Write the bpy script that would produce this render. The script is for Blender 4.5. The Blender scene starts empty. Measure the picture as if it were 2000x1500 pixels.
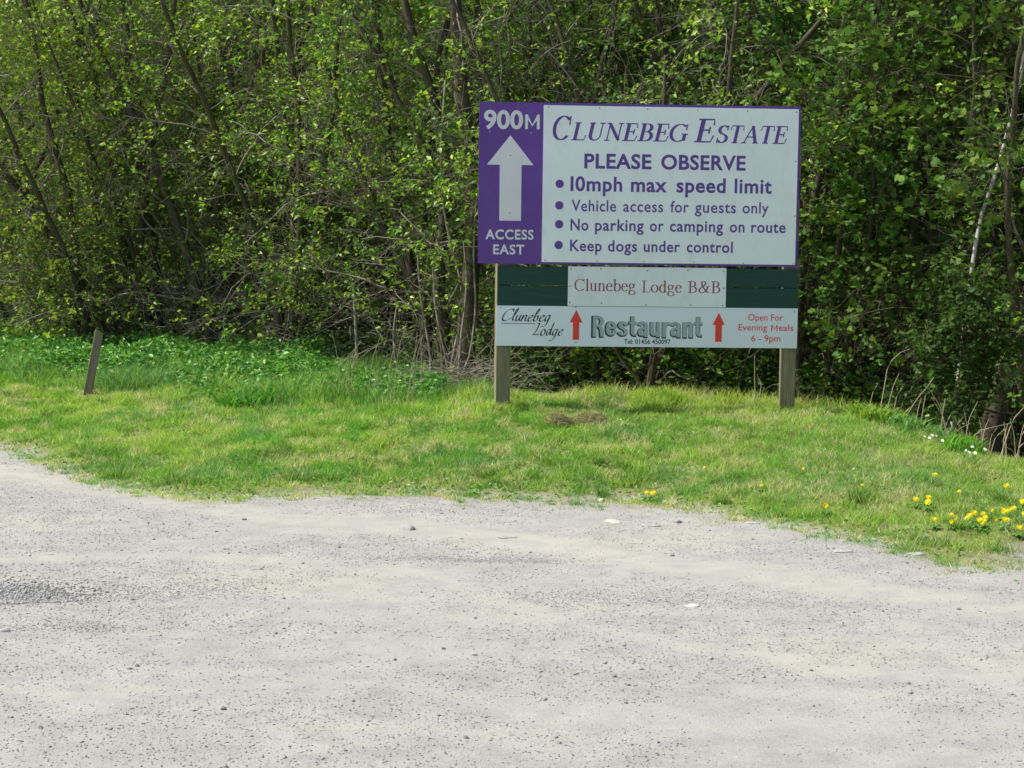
import bpy, math, random
import numpy as np

# ------------------------------------------------------------------ camera, world, sun, exposure
FPX = 3300.0                       # focal length in photograph pixels (2000 wide)
PITCH = math.radians(4.781)
ROLL = 0.01208
CZ = 1.65
CP, SP = math.cos(PITCH), math.sin(PITCH)
FW = np.array([0, CP, -SP]); R0 = np.array([1.0, 0, 0]); U0 = np.array([0, SP, CP])
RV = math.cos(ROLL) * R0 + math.sin(ROLL) * U0
UV = -math.sin(ROLL) * R0 + math.cos(ROLL) * U0
CAM = np.array([0, 0, CZ])

sc = bpy.context.scene
col = sc.collection
cam_d = bpy.data.cameras.new('camera'); cam = bpy.data.objects.new('camera', cam_d); col.objects.link(cam)
cam_d.sensor_width = 36.0; cam_d.lens = 36.0 * FPX / 2000.0
cam_d.clip_start = 0.1; cam_d.clip_end = 2000
from mathutils import Matrix, Vector
M3 = Matrix(((RV[0], UV[0], -FW[0]), (RV[1], UV[1], -FW[1]), (RV[2], UV[2], -FW[2])))
cam.matrix_world = Matrix.Translation(Vector(CAM)) @ M3.to_4x4()
sc.camera = cam

SUN_AZ = math.radians(-94.5)       # clockwise from +Y: the sun stands to the left, a touch on the viewer's side
SUN_EL = math.radians(50)
w = bpy.data.worlds.new('World'); sc.world = w; w.use_nodes = True
nt = w.node_tree; nt.nodes.clear()
sky = nt.nodes.new('ShaderNodeTexSky'); sky.sky_type = 'NISHITA'; sky.sun_disc = False
sky.sun_elevation = SUN_EL; sky.sun_rotation = SUN_AZ % (2 * math.pi)
sky.air_density = 1.0; sky.dust_density = 2.0; sky.ozone_density = 1.0
bg = nt.nodes.new('ShaderNodeBackground'); bg.inputs['Strength'].default_value = 0.115
wo = nt.nodes.new('ShaderNodeOutputWorld')
nt.links.new(sky.outputs[0], bg.inputs[0]); nt.links.new(bg.outputs[0], wo.inputs[0])
sun_d = bpy.data.lights.new('sun', 'SUN'); sun_d.energy = 5.0; sun_d.angle = math.radians(0.53); sun_d.color = (1.0, 0.955, 0.88)
sun = bpy.data.objects.new('sun', sun_d); col.objects.link(sun)
sd = Vector((math.sin(SUN_AZ) * math.cos(SUN_EL), math.cos(SUN_AZ) * math.cos(SUN_EL), math.sin(SUN_EL)))
sun.rotation_euler = sd.to_track_quat('Z', 'Y').to_euler(); sun.location = (-20, -5, 25)
vs = sc.view_settings
vs.view_transform = 'Standard'; vs.look = 'None'; vs.gamma = 1.0; vs.exposure = 0.15; vs.use_curve_mapping = False
sc.render.engine = 'CYCLES'
sc.cycles.use_denoising = True
sc.cycles.max_bounces = 6; sc.cycles.diffuse_bounces = 3; sc.cycles.transmission_bounces = 4
sc.cycles.caustics_reflective = False; sc.cycles.caustics_refractive = False
sc.cycles.sample_clamp_indirect = 6

rng = np.random.default_rng(11)
random.seed(5)


# ------------------------------------------------------------------ helpers
def ray(px, py):
    d = FW * FPX + RV * (px - 1000.0) + UV * (750.0 - py)
    return d / (d @ FW)


def W(px, py, depth):
    return CAM + ray(px, py) * depth


def on_z(px, py, z):
    d = ray(px, py)
    return CAM + d * ((z - CZ) / d[2])


def vnoise(x, y, scale, seed):
    g = np.random.default_rng(seed).random((64, 64))
    fx, fy = np.asarray(x) / scale + 500.37, np.asarray(y) / scale + 500.71
    ix, iy = np.floor(fx).astype(int), np.floor(fy).astype(int)
    tx, ty = fx - ix, fy - iy
    tx, ty = tx * tx * (3 - 2 * tx), ty * ty * (3 - 2 * ty)
    a, b = g[ix % 64, iy % 64], g[(ix + 1) % 64, iy % 64]
    c, d = g[ix % 64, (iy + 1) % 64], g[(ix + 1) % 64, (iy + 1) % 64]
    return (a * (1 - tx) + b * tx) * (1 - ty) + (c * (1 - tx) + d * tx) * ty


def fbm(x, y, scale, seed, n=3):
    v, a, s = 0, 0.5, 0
    for i in range(n):
        v = v + a * vnoise(x, y, scale / 2 ** i, seed + i); s += a; a *= 0.5
    return v / s


def tag(o, label=None, cat=None, group=None, kind=None):
    if label: o['label'] = label
    if cat: o['category'] = cat
    if group: o['group'] = group
    if kind: o['kind'] = kind
    return o


def link(o, parent=None):
    col.objects.link(o)
    if parent is not None: o.parent = parent
    return o


def empty(name, loc=(0, 0, 0), rz=0.0):
    o = bpy.data.objects.new(name, None); o.location = loc; o.rotation_euler = (0, 0, rz)
    o.empty_display_size = 0.1
    return link(o)


def np_mesh(name, verts, faces, mat, colors=None, smooth=False, mats=None, attrs=None):
    """verts (N,3), faces (M,k) ndarray or list of such arrays"""
    me = bpy.data.meshes.new(name)
    verts = np.ascontiguousarray(verts, dtype=np.float32)
    fl = faces if isinstance(faces, list) else [faces]
    idx = np.concatenate([f.reshape(-1) for f in fl]).astype(np.int32)
    tot = np.concatenate([np.full(len(f), f.shape[1], np.int32) for f in fl])
    start = np.concatenate([[0], np.cumsum(tot)[:-1]]).astype(np.int32)
    me.vertices.add(len(verts)); me.vertices.foreach_set('co', verts.ravel())
    me.loops.add(len(idx)); me.loops.foreach_set('vertex_index', idx)
    me.polygons.add(len(tot)); me.polygons.foreach_set('loop_start', start)
    me.polygons.foreach_set('loop_total', tot)
    if smooth: me.polygons.foreach_set('use_smooth', np.ones(len(tot), bool))
    if colors is not None:
        at = me.color_attributes.new('Col', 'FLOAT_COLOR', 'POINT')
        c = np.ones((len(verts), 4), np.float32); c[:, :3] = colors
        at.data.foreach_set('color', c.ravel())
    if attrs:
        for k, v in attrs.items():
            a = me.attributes.new(k, 'FLOAT', 'POINT'); a.data.foreach_set('value', np.asarray(v, np.float32))
    me.materials.append(mat)
    me.update(calc_edges=True)
    return me


def mesh_obj(name, me, parent=None):
    return link(bpy.data.objects.new(name, me), parent)


def box_mesh(name, lo, hi, mat, bevel=0.0, jitter=0.0):
    """box with bevelled edges"""
    import bmesh
    bm = bmesh.new(); bmesh.ops.create_cube(bm, size=1.0)
    lo, hi = Vector(lo), Vector(hi)
    for v in bm.verts:
        v.co = Vector([lo[i] + (v.co[i] + 0.5) * (hi[i] - lo[i]) for i in range(3)])
        if jitter: v.co += Vector([random.uniform(-jitter, jitter) for _ in range(3)])
    if bevel: bmesh.ops.bevel(bm, geom=bm.edges[:], offset=bevel, segments=2, affect='EDGES')
    me = bpy.data.meshes.new(name); bm.to_mesh(me); bm.free(); me.materials.append(mat)
    return me


# ------------------------------------------------------------------ materials
def new_mat(name):
    m = bpy.data.materials.new(name); m.use_nodes = True
    nt = m.node_tree; nt.nodes.clear()
    out = nt.nodes.new('ShaderNodeOutputMaterial')
    return m, nt, out


def N(nt, t, **kw):
    n = nt.nodes.new(t)
    for k, v in kw.items():
        if k.startswith('i_'): n.inputs[k[2:].replace('_', ' ')].default_value = v
        else: setattr(n, k, v)
    return n


def ramp(nt, src, stops):
    r = nt.nodes.new('ShaderNodeValToRGB')
    e = r.color_ramp.elements
    while len(e) < len(stops): e.new(0.5)
    for i, (p, c) in enumerate(stops):
        e[i].position = p; e[i].color = (*c, 1) if not isinstance(c, float) else (c, c, c, 1)
    nt.links.new(src, r.inputs[0]); return r.outputs[0]


def noise(nt, scale, detail=3.0, rough=0.55, coord=None, stretch=None):
    tc = nt.nodes.new('ShaderNodeTexCoord')
    v = tc.outputs['Object'] if coord is None else coord
    if stretch:
        mp = nt.nodes.new('ShaderNodeMapping'); mp.inputs['Scale'].default_value = stretch
        nt.links.new(v, mp.inputs[0]); v = mp.outputs[0]
    n = N(nt, 'ShaderNodeTexNoise'); n.inputs['Scale'].default_value = scale
    n.inputs['Detail'].default_value = detail; n.inputs['Roughness'].default_value = rough
    nt.links.new(v, n.inputs['Vector']); return n.outputs[0]


def mixc(nt, a, b, f, mode='MIX'):
    m = nt.nodes.new('ShaderNodeMix'); m.data_type = 'RGBA'; m.blend_type = mode
    for s, v in ((6, a), (7, b), (0, f)):
        if isinstance(v, (tuple, list)): m.inputs[s].default_value = (*v, 1)
        elif isinstance(v, (int, float)): m.inputs[s].default_value = v
        else: nt.links.new(v, m.inputs[s])
    return m.outputs[2]


def principled(nt, out, colr, rough=0.8, spec=0.3, bump=None, bump_str=0.3, bump_dist=0.01):
    p = nt.nodes.new('ShaderNodeBsdfPrincipled')
    if isinstance(colr, (tuple, list)): p.inputs['Base Color'].default_value = (*colr, 1)
    else: nt.links.new(colr, p.inputs['Base Color'])
    p.inputs['Roughness'].default_value = rough; p.inputs['Specular IOR Level'].default_value = spec
    if bump is not None:
        b = nt.nodes.new('ShaderNodeBump'); b.inputs['Strength'].default_value = bump_str
        b.inputs['Distance'].default_value = bump_dist
        nt.links.new(bump, b.inputs['Height']); nt.links.new(b.outputs[0], p.inputs['Normal'])
    nt.links.new(p.outputs[0], out.inputs[0]); return p


def leaf_mat(name, trans=0.4, rough=0.5, spec=0.35, tint=(1.15, 1.25, 0.55), var=0.12):
    m, nt, out = new_mat(name)
    at = N(nt, 'ShaderNodeAttribute', attribute_name='Col')
    oi = nt.nodes.new('ShaderNodeObjectInfo')
    hs = nt.nodes.new('ShaderNodeHueSaturation')
    mr = nt.nodes.new('ShaderNodeMapRange'); mr.inputs[3].default_value = 0.5 - 0.018; mr.inputs[4].default_value = 0.5 + 0.018
    nt.links.new(oi.outputs['Random'], mr.inputs[0]); nt.links.new(mr.outputs[0], hs.inputs['Hue'])
    mv = nt.nodes.new('ShaderNodeMapRange'); mv.inputs[3].default_value = 1 - var; mv.inputs[4].default_value = 1 + var
    nt.links.new(oi.outputs['Random'], mv.inputs[0]); nt.links.new(mv.outputs[0], hs.inputs['Value'])
    nt.links.new(at.outputs['Color'], hs.inputs['Color'])
    p = nt.nodes.new('ShaderNodeBsdfPrincipled'); p.inputs['Roughness'].default_value = rough
    p.inputs['Specular IOR Level'].default_value = spec
    nt.links.new(hs.outputs[0], p.inputs['Base Color'])
    t = nt.nodes.new('ShaderNodeBsdfTranslucent')
    nt.links.new(mixc(nt, hs.outputs[0], tint, 1.0, 'MULTIPLY'), t.inputs[0])
    mx = nt.nodes.new('ShaderNodeMixShader'); mx.inputs[0].default_value = trans
    nt.links.new(p.outputs[0], mx.inputs[1]); nt.links.new(t.outputs[0], mx.inputs[2])
    nt.links.new(mx.outputs[0], out.inputs[0]); return m


def bark_mat(name, a, b, scale=14, moss=None):
    m, nt, out = new_mat(name)
    n = noise(nt, scale, 5, 0.65, stretch=(1, 1, 0.25))
    c = ramp(nt, n, [(0.3, a), (0.7, b)])
    if moss:
        n2 = noise(nt, 3.5, 3, 0.6)
        f = ramp(nt, n2, [(0.45, 0.0), (0.62, 0.8)])
        c = mixc(nt, c, moss, f)
    principled(nt, out, c, 0.9, 0.2, bump=n, bump_str=0.6, bump_dist=0.012)
    return m


MAT = {}
MAT['leaf'] = leaf_mat('young_leaf', trans=0.40, spec=0.45, rough=0.42)
MAT['leaf_big'] = leaf_mat('broad_leaf', trans=0.3, rough=0.55, spec=0.2)
MAT['grass'] = leaf_mat('grass_blades', trans=0.5, rough=0.55, spec=0.3, tint=(1.1, 1.15, 0.6), var=0.0)
MAT['herb'] = leaf_mat('herb_leaves', trans=0.3, rough=0.42, spec=0.45, tint=(1.1, 1.2, 0.6), var=0.0)
MAT['bark'] = bark_mat('grey_brown_bark', (0.045, 0.037, 0.028), (0.12, 0.10, 0.075), 14, (0.085, 0.09, 0.03))
MAT['twig'] = bark_mat('twig_bark', (0.10, 0.085, 0.065), (0.34, 0.30, 0.24), 5)
MAT['pale'] = bark_mat('bleached_twig', (0.14, 0.12, 0.095), (0.42, 0.38, 0.31), 6)
MAT['birch'] = bark_mat('pale_birch_bark', (0.30, 0.28, 0.25), (0.62, 0.60, 0.56), 9)
MAT['dead'] = bark_mat('dead_stalk', (0.30, 0.24, 0.155), (0.56, 0.48, 0.34), 8)


def flat_mat(name, c, rough=0.5, spec=0.4, var=0.06, scale=3.0, dirt=None):
    m, nt, out = new_mat(name)
    n = noise(nt, scale, 5, 0.6)
    lo = tuple(x * (1 - var) for x in c); hi = tuple(min(1, x * (1 + var)) for x in c)
    cc = ramp(nt, n, [(0.3, lo), (0.7, hi)])
    if dirt:
        n2 = noise(nt, 7, 6, 0.7, stretch=(1.0, 1.0, 0.35))
        cc = mixc(nt, cc, dirt, ramp(nt, n2, [(0.52, 0.0), (0.78, 0.35)]))
        n3 = noise(nt, 160, 2, 0.6)
        cc = mixc(nt, cc, dirt, ramp(nt, n3, [(0.70, 0.0), (0.76, 0.5)]))
    principled(nt, out, cc, rough, spec)
    return m


MAT['purple'] = flat_mat('purple_paint', (0.115, 0.045, 0.29), 0.42, 0.45, 0.25, 1.6, dirt=(0.16, 0.10, 0.32))
MAT['white'] = flat_mat('weathered_white_panel', (0.77, 0.875, 0.885), 0.4, 0.45, 0.03, dirt=(0.50, 0.55, 0.42))
MAT['white2'] = flat_mat('white_print_panel', (0.76, 0.85, 0.93), 0.38, 0.45, 0.02)
MAT['violet_print'] = flat_mat('violet_lettering', (0.11, 0.055, 0.29), 0.45, 0.4, 0.1, 6)
MAT['white_print'] = flat_mat('pale_lettering', (0.66, 0.70, 0.74), 0.45, 0.4, 0.05, dirt=(0.45, 0.5, 0.42))
MAT['maroon'] = flat_mat('maroon_lettering', (0.30, 0.05, 0.06), 0.5, 0.4, 0.08)
MAT['black'] = flat_mat('black_print', (0.02, 0.03, 0.045), 0.45, 0.4, 0.1)
MAT['grey_print'] = flat_mat('grey_print', (0.36, 0.45, 0.50), 0.45, 0.4, 0.04)
MAT['red'] = flat_mat('red_print', (0.80, 0.06, 0.035), 0.45, 0.4, 0.05)
MAT['screw'] = flat_mat('dull_screw', (0.22, 0.23, 0.22), 0.45, 0.5, 0.2)


def wood_mat(name, a, b, rough=0.8, stretch=(0.6, 8, 8), grain=9):
    m, nt, out = new_mat(name)
    n = noise(nt, grain, 6, 0.65, stretch=stretch)
    c = ramp(nt, n, [(0.28, a), (0.72, b)])
    principled(nt, out, c, rough, 0.3, bump=n, bump_str=0.5, bump_dist=0.003)
    return m


MAT['green_wood'] = wood_mat('dark_green_stained_wood', (0.008, 0.045, 0.034), (0.016, 0.075, 0.055), 0.55)
MAT['post_wood'] = wood_mat('weathered_post_wood', (0.12, 0.11, 0.065), (0.34, 0.31, 0.20), 0.85, (8, 8, 0.6), 7)
MAT['stake_wood'] = wood_mat('old_grey_stake_wood', (0.15, 0.125, 0.09), (0.34, 0.29, 0.215), 0.9, (10, 10, 0.5), 9)

# ------------------------------------------------------------------ terrain
EDGE_PX = [(-600, 800), (-300, 825), (-120, 850), (0, 872), (100, 908), (180, 940), (300, 962), (400, 977), (500, 974), (600, 967), (700, 966),
           (800, 963), (900, 971), (1000, 974), (1100, 984), (1200, 981), (1300, 987), (1400, 1002), (1500, 1018), (1600, 1042),
           (1700, 1068), (1800, 1090), (1900, 1103), (2000, 1095), (2100, 1075), (2400, 1040)]
EP = np.array([on_z(px, py, 0.0)[:2] for px, py in EDGE_PX])
CREST = [(-600, 13.0, .22), (-300, 14.9, .27), (0, 15.5, .26), (165, 15.3, .24), (330, 14.3, .22), (500, 14.0, .22), (700, 13.6, .28), (850, 13.3, .32),
         (930, 13.15, .37), (1100, 13.2, .40), (1300, 13.3, .42), (1500, 13.3, .41), (1650, 13.1, .38), (1750, 12.8, .32),
         (1850, 12.2, .22), (2000, 11.5, .12), (2200, 10.9, .08), (2500, 10.5, .05)]
CX = np.array([(px - 1000) / FPX * d for px, d, z in CREST]); CY = np.array([c[1] for c in CREST]); CZZ = np.array([c[2] for c in CREST])
WOOD = [(-600, 19.5, .26), (0, 20.0, .28), (500, 18.3, .31), (900, 16.3, .24), (1000, 15.4, .17), (1500, 15.2, .12), (1700, 14.7, .03), (2000, 13.6, -.22), (2500, 13.0, -.3)]
WX = np.array([(px - 1000) / FPX * d for px, d, z in WOOD]); WY = np.array([c[1] for c in WOOD]); WZ = np.array([c[2] for c in WOOD])


def y_edge(x): return np.interp(x, EP[:, 0], EP[:, 1])
def y_crest(x): return np.interp(x, CX, CY)
def y_wood(x): return np.interp(x, WX, WY)


def sstep(t): t = np.clip(t, 0, 1); return t * t * (3 - 2 * t)


RUTS = [(on_z(10, 1152, 0)[:2], .48, 0.17, 0.05), (on_z(1010, 1085, 0)[:2], 0.7, 0.16, 0.022), (on_z(60, 1200, 0)[:2], 0.5, 0.12, -0.015)]


TRACKS = [([(-300, 885), (0, 915), (250, 965), (500, 1008), (900, 1040), (1300, 1105), (1700, 1150), (2300, 1230)], .34, 1.0),
          ([(-300, 1090), (300, 1085), (800, 1115), (1200, 1240), (1600, 1300), (2300, 1340)], .17, .75),
          ([(-300, 1330), (100, 1370), (700, 1330), (1200, 1430), (1900, 1420)], .12, .5)]
TRACKS = [(np.array([on_z(px, py, 0.0)[:2] for px, py in p]), w_, a_) for p, w_, a_ in TRACKS]


def track(x, y):
    x = np.asarray(x, float); y = np.asarray(y, float); t = np.zeros(np.broadcast(x, y).shape)
    wob = .30 * (fbm(x, y * 1.5, .8, 401) - .5)
    for P_, w_, a_ in TRACKS:
        o_ = np.argsort(P_[:, 0]); d = y + wob - np.interp(x, P_[o_, 0], P_[o_, 1])
        t = np.maximum(t, a_ * np.exp(-(d / w_) ** 2 * 1.2))
    return t * (.15 + 1.6 * fbm(x * .6, y * 1.6, .35, 411))


def height(x, y):
    x = np.asarray(x, float); y = np.asarray(y, float)
    ye, yc, yw = y_edge(x), y_crest(x), y_wood(x)
    zc, zw = np.interp(x, CX, CZZ), np.interp(x, WX, WZ)
    t = (y - ye) / np.maximum(yc - ye, 0.3)
    up = zc * (0.75 * np.clip(t, 0, 1) + 0.25 * sstep(t)) 
    t2 = (y - yc) / (yw - yc)
    z = np.where(y < yc, up, zc + (zw - zc) * sstep(t2))
    far = np.maximum(y - yw - 1.0, 0)
    z = z + 0.06 * np.minimum(far, 8) + 0.36 * np.clip(far - 8, 0, 60) 
    grass = sstep((y - ye - 0.05) / 0.6)
    z = z + grass * (0.13 * (fbm(x, y, 0.8, 3) - 0.5) + 0.07 * (fbm(x, y, 0.24, 9) - 0.5))
    z = z + (1 - grass) * (0.05 * (fbm(x, y, 2.5, 21) - 0.5) + 0.012 * (fbm(x, y, 0.25, 31) - 0.5))
    for (c, rx, ry, d) in RUTS:
        q = ((x - c[0]) / rx) ** 2 + ((y - c[1]) / ry) ** 2
        z = z - d * np.exp(-q)
    return z


def ground_point(px, py):
    """where the pixel's ray meets the terrain"""
    d = ray(px, py)
    ts = np.arange(4.0, 30.0, 0.01)
    P = CAM[None] + d[None] * ts[:, None]
    g = height(P[:, 0], P[:, 1])
    k = np.argmax(P[:, 2] < g)
    if P[k, 1] > y_crest(P[k, 0]) + 0.45 and py < 1000 and px > 550:      # passed over the crest: stand it on the crest
        return ground_point(px, py + 2)
    return np.array([P[k, 0], P[k, 1], g[k]])


def edge_s(x, y):
    right = np.clip((x - .8) / 1.6, 0, 1)
    return y - y_edge(x) + (0.18 + .55 * right) * (fbm(x, y * 1.4, 0.5, 51) - 0.5) + 0.12 * (fbm(x, y, 0.12, 61) - 0.5)


def axis(parts):
    out = [np.arange(a, b, s) for a, b, s in parts]
    return np.concatenate(out + [[parts[-1][1]]])


xs = axis([(-300, -60, 30), (-60, -12, 4), (-12, -5, 0.35), (-5, 5, 0.028), (5, 12, 0.35), (12, 60, 4), (60, 300, 30)])
ys = axis([(-200, -20, 30), (-20, 2, 2), (2, 5.0, 0.2), (5.0, 8, 0.03), (8, 14.5, 0.04), (14.5, 24, 0.3), (24, 60, 2), (60, 360, 30)])
X, Y = np.meshgrid(xs, ys, indexing='ij')
Z = height(X, Y)
S = edge_s(X, Y)      # ragged verge edge
V = np.stack([X, Y, Z], -1).reshape(-1, 3)
nx, ny = len(xs), len(ys)
I = np.arange(nx * ny).reshape(nx, ny)
Q = np.stack([I[:-1, :-1], I[1:, :-1], I[1:, 1:], I[:-1, 1:]], -1).reshape(-1, 4)
sq = S.reshape(-1)[Q].mean(1)


def sub(mask, name, mat):
    q = Q[mask]; u, inv = np.unique(q, return_inverse=True)
    me = np_mesh(name, V[u], inv.reshape(q.shape), mat, smooth=True,
                 attrs={'edge': S.reshape(-1)[u], 'track': track(V[u, 0], V[u, 1]), 'wood': (Y - y_wood(X)).reshape(-1)[u]})
    return tag(mesh_obj(name, me), kind='structure')


# gravel surface
m, nt, out = new_mat('pale_dusty_gravel')
ed = N(nt, 'ShaderNodeAttribute', attribute_name='edge')
big = noise(nt, 0.7, 6, 0.62, stretch=(0.7, 1.2, 1))
c = ramp(nt, big, [(0.34, (0.475, 0.47, 0.42)), (0.46, (0.412, 0.405, 0.378)), (0.54, (0.46, 0.452, 0.41)), (0.66, (0.485, 0.475, 0.40))])
mid = noise(nt, 5.0, 5, 0.65)
c = mixc(nt, c, (0.315, 0.31, 0.295), ramp(nt, mid, [(0.46, 0.0), (0.68, 0.7)]))
def specks(scale, rad, frac):
    tc = nt.nodes.new('ShaderNodeTexCoord'); vo = nt.nodes.new('ShaderNodeTexVoronoi'); vo.inputs['Scale'].default_value = scale
    nt.links.new(tc.outputs['Object'], vo.inputs['Vector'])
    a_ = ramp(nt, vo.outputs['Distance'], [(rad * .6, 1.0), (rad, 0.0)])
    b_ = ramp(nt, vo.outputs['Color'], [(1 - frac - .02, 0.0), (1 - frac + .02, 1.0)])
    mu = nt.nodes.new('ShaderNodeMath'); mu.operation = 'MULTIPLY'; nt.links.new(a_, mu.inputs[0]); nt.links.new(b_, mu.inputs[1])
    return mu.outputs[0]


sp1, sp2, sp3 = specks(95, .42, .45), specks(170, .45, .5), specks(130, .4, .35)
c = mixc(nt, c, (0.30, 0.30, 0.285), mixc(nt, (0, 0, 0), (0.75, 0.75, 0.75), sp1))
c = mixc(nt, c, (0.33, 0.325, 0.31), mixc(nt, (0, 0, 0), (0.6, 0.6, 0.6), sp2))
c = mixc(nt, c, (0.60, 0.60, 0.56), mixc(nt, (0, 0, 0), (0.6, 0.6, 0.6), sp3))
fine = noise(nt, 60, 5, 0.75)
c = mixc(nt, c, (0.27, 0.268, 0.255), ramp(nt, noise(nt, 110, 4, 0.8), [(0.50, 0.0), (0.66, 0.55)]))
c = mixc(nt, c, (0.56, 0.555, 0.51), ramp(nt, noise(nt, 45, 4, 0.8), [(0.54, 0.0), (0.70, 0.5)]))
tk = N(nt, 'ShaderNodeAttribute', attribute_name='track')
c = mixc(nt, c, mixc(nt, (0.50, 0.487, 0.41), (0.44, 0.435, 0.395), ramp(nt, mid, [(0.4, 0.0), (0.6, 1.0)])), ramp(nt, tk.outputs['Fac'], [(0.10, 0.0), (0.95, 0.62)]))
dirtf = nt.nodes.new('ShaderNodeMapRange'); dirtf.inputs[1].default_value = -0.45; dirtf.inputs[2].default_value = 0.05
nt.links.new(ed.outputs['Fac'], dirtf.inputs[0])
mm = nt.nodes.new('ShaderNodeMath'); mm.operation = 'MULTIPLY'
nt.links.new(dirtf.outputs[0], mm.inputs[0]); nt.links.new(ramp(nt, mid, [(0.35, 0.15), (0.65, 0.9)]), mm.inputs[1])
c = mixc(nt, c, (0.36, 0.32, 0.265), mm.outputs[0])
hb = mixc(nt, fine, sp3, 0.25)
principled(nt, out, c, 0.95, 0.15, bump=hb, bump_str=0.7, bump_dist=0.010)
MAT['gravel'] = m
# bank soil
m, nt, out = new_mat('bank_soil')
n1 = noise(nt, 6, 5, 0.65); n2 = noise(nt, 60, 3, 0.7)
c = ramp(nt, n1, [(0.35, (0.16, 0.21, 0.05)), (0.55, (0.25, 0.27, 0.10)), (0.7, (0.34, 0.30, 0.17))])
c = mixc(nt, c, (0.07, 0.055, 0.035), ramp(nt, n2, [(0.5, 0.0), (0.75, 0.6)]))
ed2 = N(nt, 'ShaderNodeAttribute', attribute_name='edge')
ea = nt.nodes.new('ShaderNodeMath'); ea.operation = 'ADD'; nt.links.new(ed2.outputs['Fac'], ea.inputs[0])
eb = nt.nodes.new('ShaderNodeMapRange'); eb.inputs[3].default_value = -0.22; eb.inputs[4].default_value = 0.22
nt.links.new(noise(nt, 9, 5, 0.7), eb.inputs[0]); nt.links.new(eb.outputs[0], ea.inputs[1])
ec = nt.nodes.new('ShaderNodeMapRange'); ec.inputs[1].default_value = 0.26; ec.inputs[2].default_value = 0.0
nt.links.new(ea.outputs[0], ec.inputs[0])
c = mixc(nt, c, (0.35, 0.335, 0.29), ec.outputs[0])
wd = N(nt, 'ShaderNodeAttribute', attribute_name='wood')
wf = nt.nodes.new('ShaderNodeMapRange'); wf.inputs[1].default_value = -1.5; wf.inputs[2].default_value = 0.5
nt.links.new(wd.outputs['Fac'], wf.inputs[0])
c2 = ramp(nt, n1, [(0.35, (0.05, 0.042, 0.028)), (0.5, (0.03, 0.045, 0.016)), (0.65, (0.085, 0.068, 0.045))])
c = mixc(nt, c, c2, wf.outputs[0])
principled(nt, out, c, 0.95, 0.1, bump=n2, bump_str=0.6, bump_dist=0.02)
MAT['soil'] = m
sub(sq < 0, 'gravel_road', MAT['gravel'])
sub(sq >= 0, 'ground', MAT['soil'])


# ------------------------------------------------------------------ gravel stones (countless)
ICO = None
def ico():
    import bmesh
    bm = bmesh.new(); bmesh.ops.create_icosphere(bm, subdivisions=1, radius=1.0)
    v = np.array([q.co[:] for q in bm.verts]); f = np.array([[q.index for q in p.verts] for p in bm.faces]); bm.free()
    return v, f


OCT_V = np.array([[1, 0, 0], [0, 1, 0], [-1, 0, 0], [0, -1, 0], [0, 0, 1], [0, 0, -0.6]], float)
OCT_F = np.array([[0, 1, 4], [1, 2, 4], [2, 3, 4], [3, 0, 4], [1, 0, 5], [2, 1, 5], [3, 2, 5], [0, 3, 5]])


def scatter_stones(P, size, cols, bv, bf, r):
    n = len(P); k = len(bv)
    a = r.random(n) * 6.283
    ca, sa = np.cos(a), np.sin(a)
    v = bv[None] * (1 + 0.35 * (r.random((n, k, 1)) - 0.5) * 2) * (1 + 0.25 * (r.random((n, k, 3)) - 0.5))
    v = v * np.stack([size, size * (0.6 + 0.35 * r.random(n)), size * (0.45 + 0.35 * r.random(n))], -1)[:, None, :]
    x = v[..., 0] * ca[:, None] - v[..., 1] * sa[:, None]; y = v[..., 0] * sa[:, None] + v[..., 1] * ca[:, None]
    v = np.stack([x, y, v[..., 2]], -1) + P[:, None, :]
    f = bf[None] + (np.arange(n) * k)[:, None, None]
    return v.reshape(-1, 3), f.reshape(-1, 3), np.repeat(cols, k, axis=0)


m, nt, out = new_mat('stone_chips')
at = N(nt, 'ShaderNodeAttribute', attribute_name='Col')
principled(nt, out, at.outputs['Color'], 0.9, 0.2)
MAT['chips'] = m

r = np.random.default_rng(3)
n = 120000
yy = 4.9 + (12.5 - 4.9) * r.random(n) ** 0.85
xx = (r.random(n) * 2 - 1) * (yy * 0.335 + 0.25)
dens = 0.10 + 2.6 * np.clip(.6 * fbm(xx * .7, yy * 1.6, 0.8, 71) + .4 * fbm(xx * .8, yy * 1.4, .22, 75) - .36, 0, 1) * 2.0
for (c_, rx, ry, d) in RUTS:
    dens = dens + 1.6 * np.exp(-(((xx - c_[0]) / (rx * 1.1)) ** 2 + ((yy - c_[1] - 0.08) / (ry * 1.6)) ** 2))
dens = dens * np.clip(1 - 1.25 * track(xx, yy), .06, 1) * np.clip(1.1 - .22 * np.clip(xx, 0, 2), .5, 1)
keep = (r.random(n) < dens) & (yy < y_edge(xx) + 0.1)
xx, yy = xx[keep], yy[keep]
size = 0.0024 + 0.0036 * r.random(len(xx)) ** 2.5
bigm = r.random(len(xx)) < 0.012
size = np.where(bigm, 0.006 + 0.006 * r.random(len(xx)) ** 2, size)
rutm = np.zeros(len(xx))
for (c_, rx, ry, d) in RUTS[:1]:
    rutm += np.exp(-(((xx - c_[0]) / (rx * 1.1)) ** 2 + ((yy - c_[1] - 0.1) / (ry * 1.8)) ** 2))
size = size * (1 + 1.2 * rutm * r.random(len(xx)))
g = 0.20 + 0.26 * r.random(len(xx)) + .12 * (r.random(len(xx)) < .15)
g = np.where(bigm & (r.random(len(xx)) < 0.6), 0.24 + 0.1 * r.random(len(xx)), g)
cols = np.stack([g * 1.0, g * 0.985, g * 0.95], -1)
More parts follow.
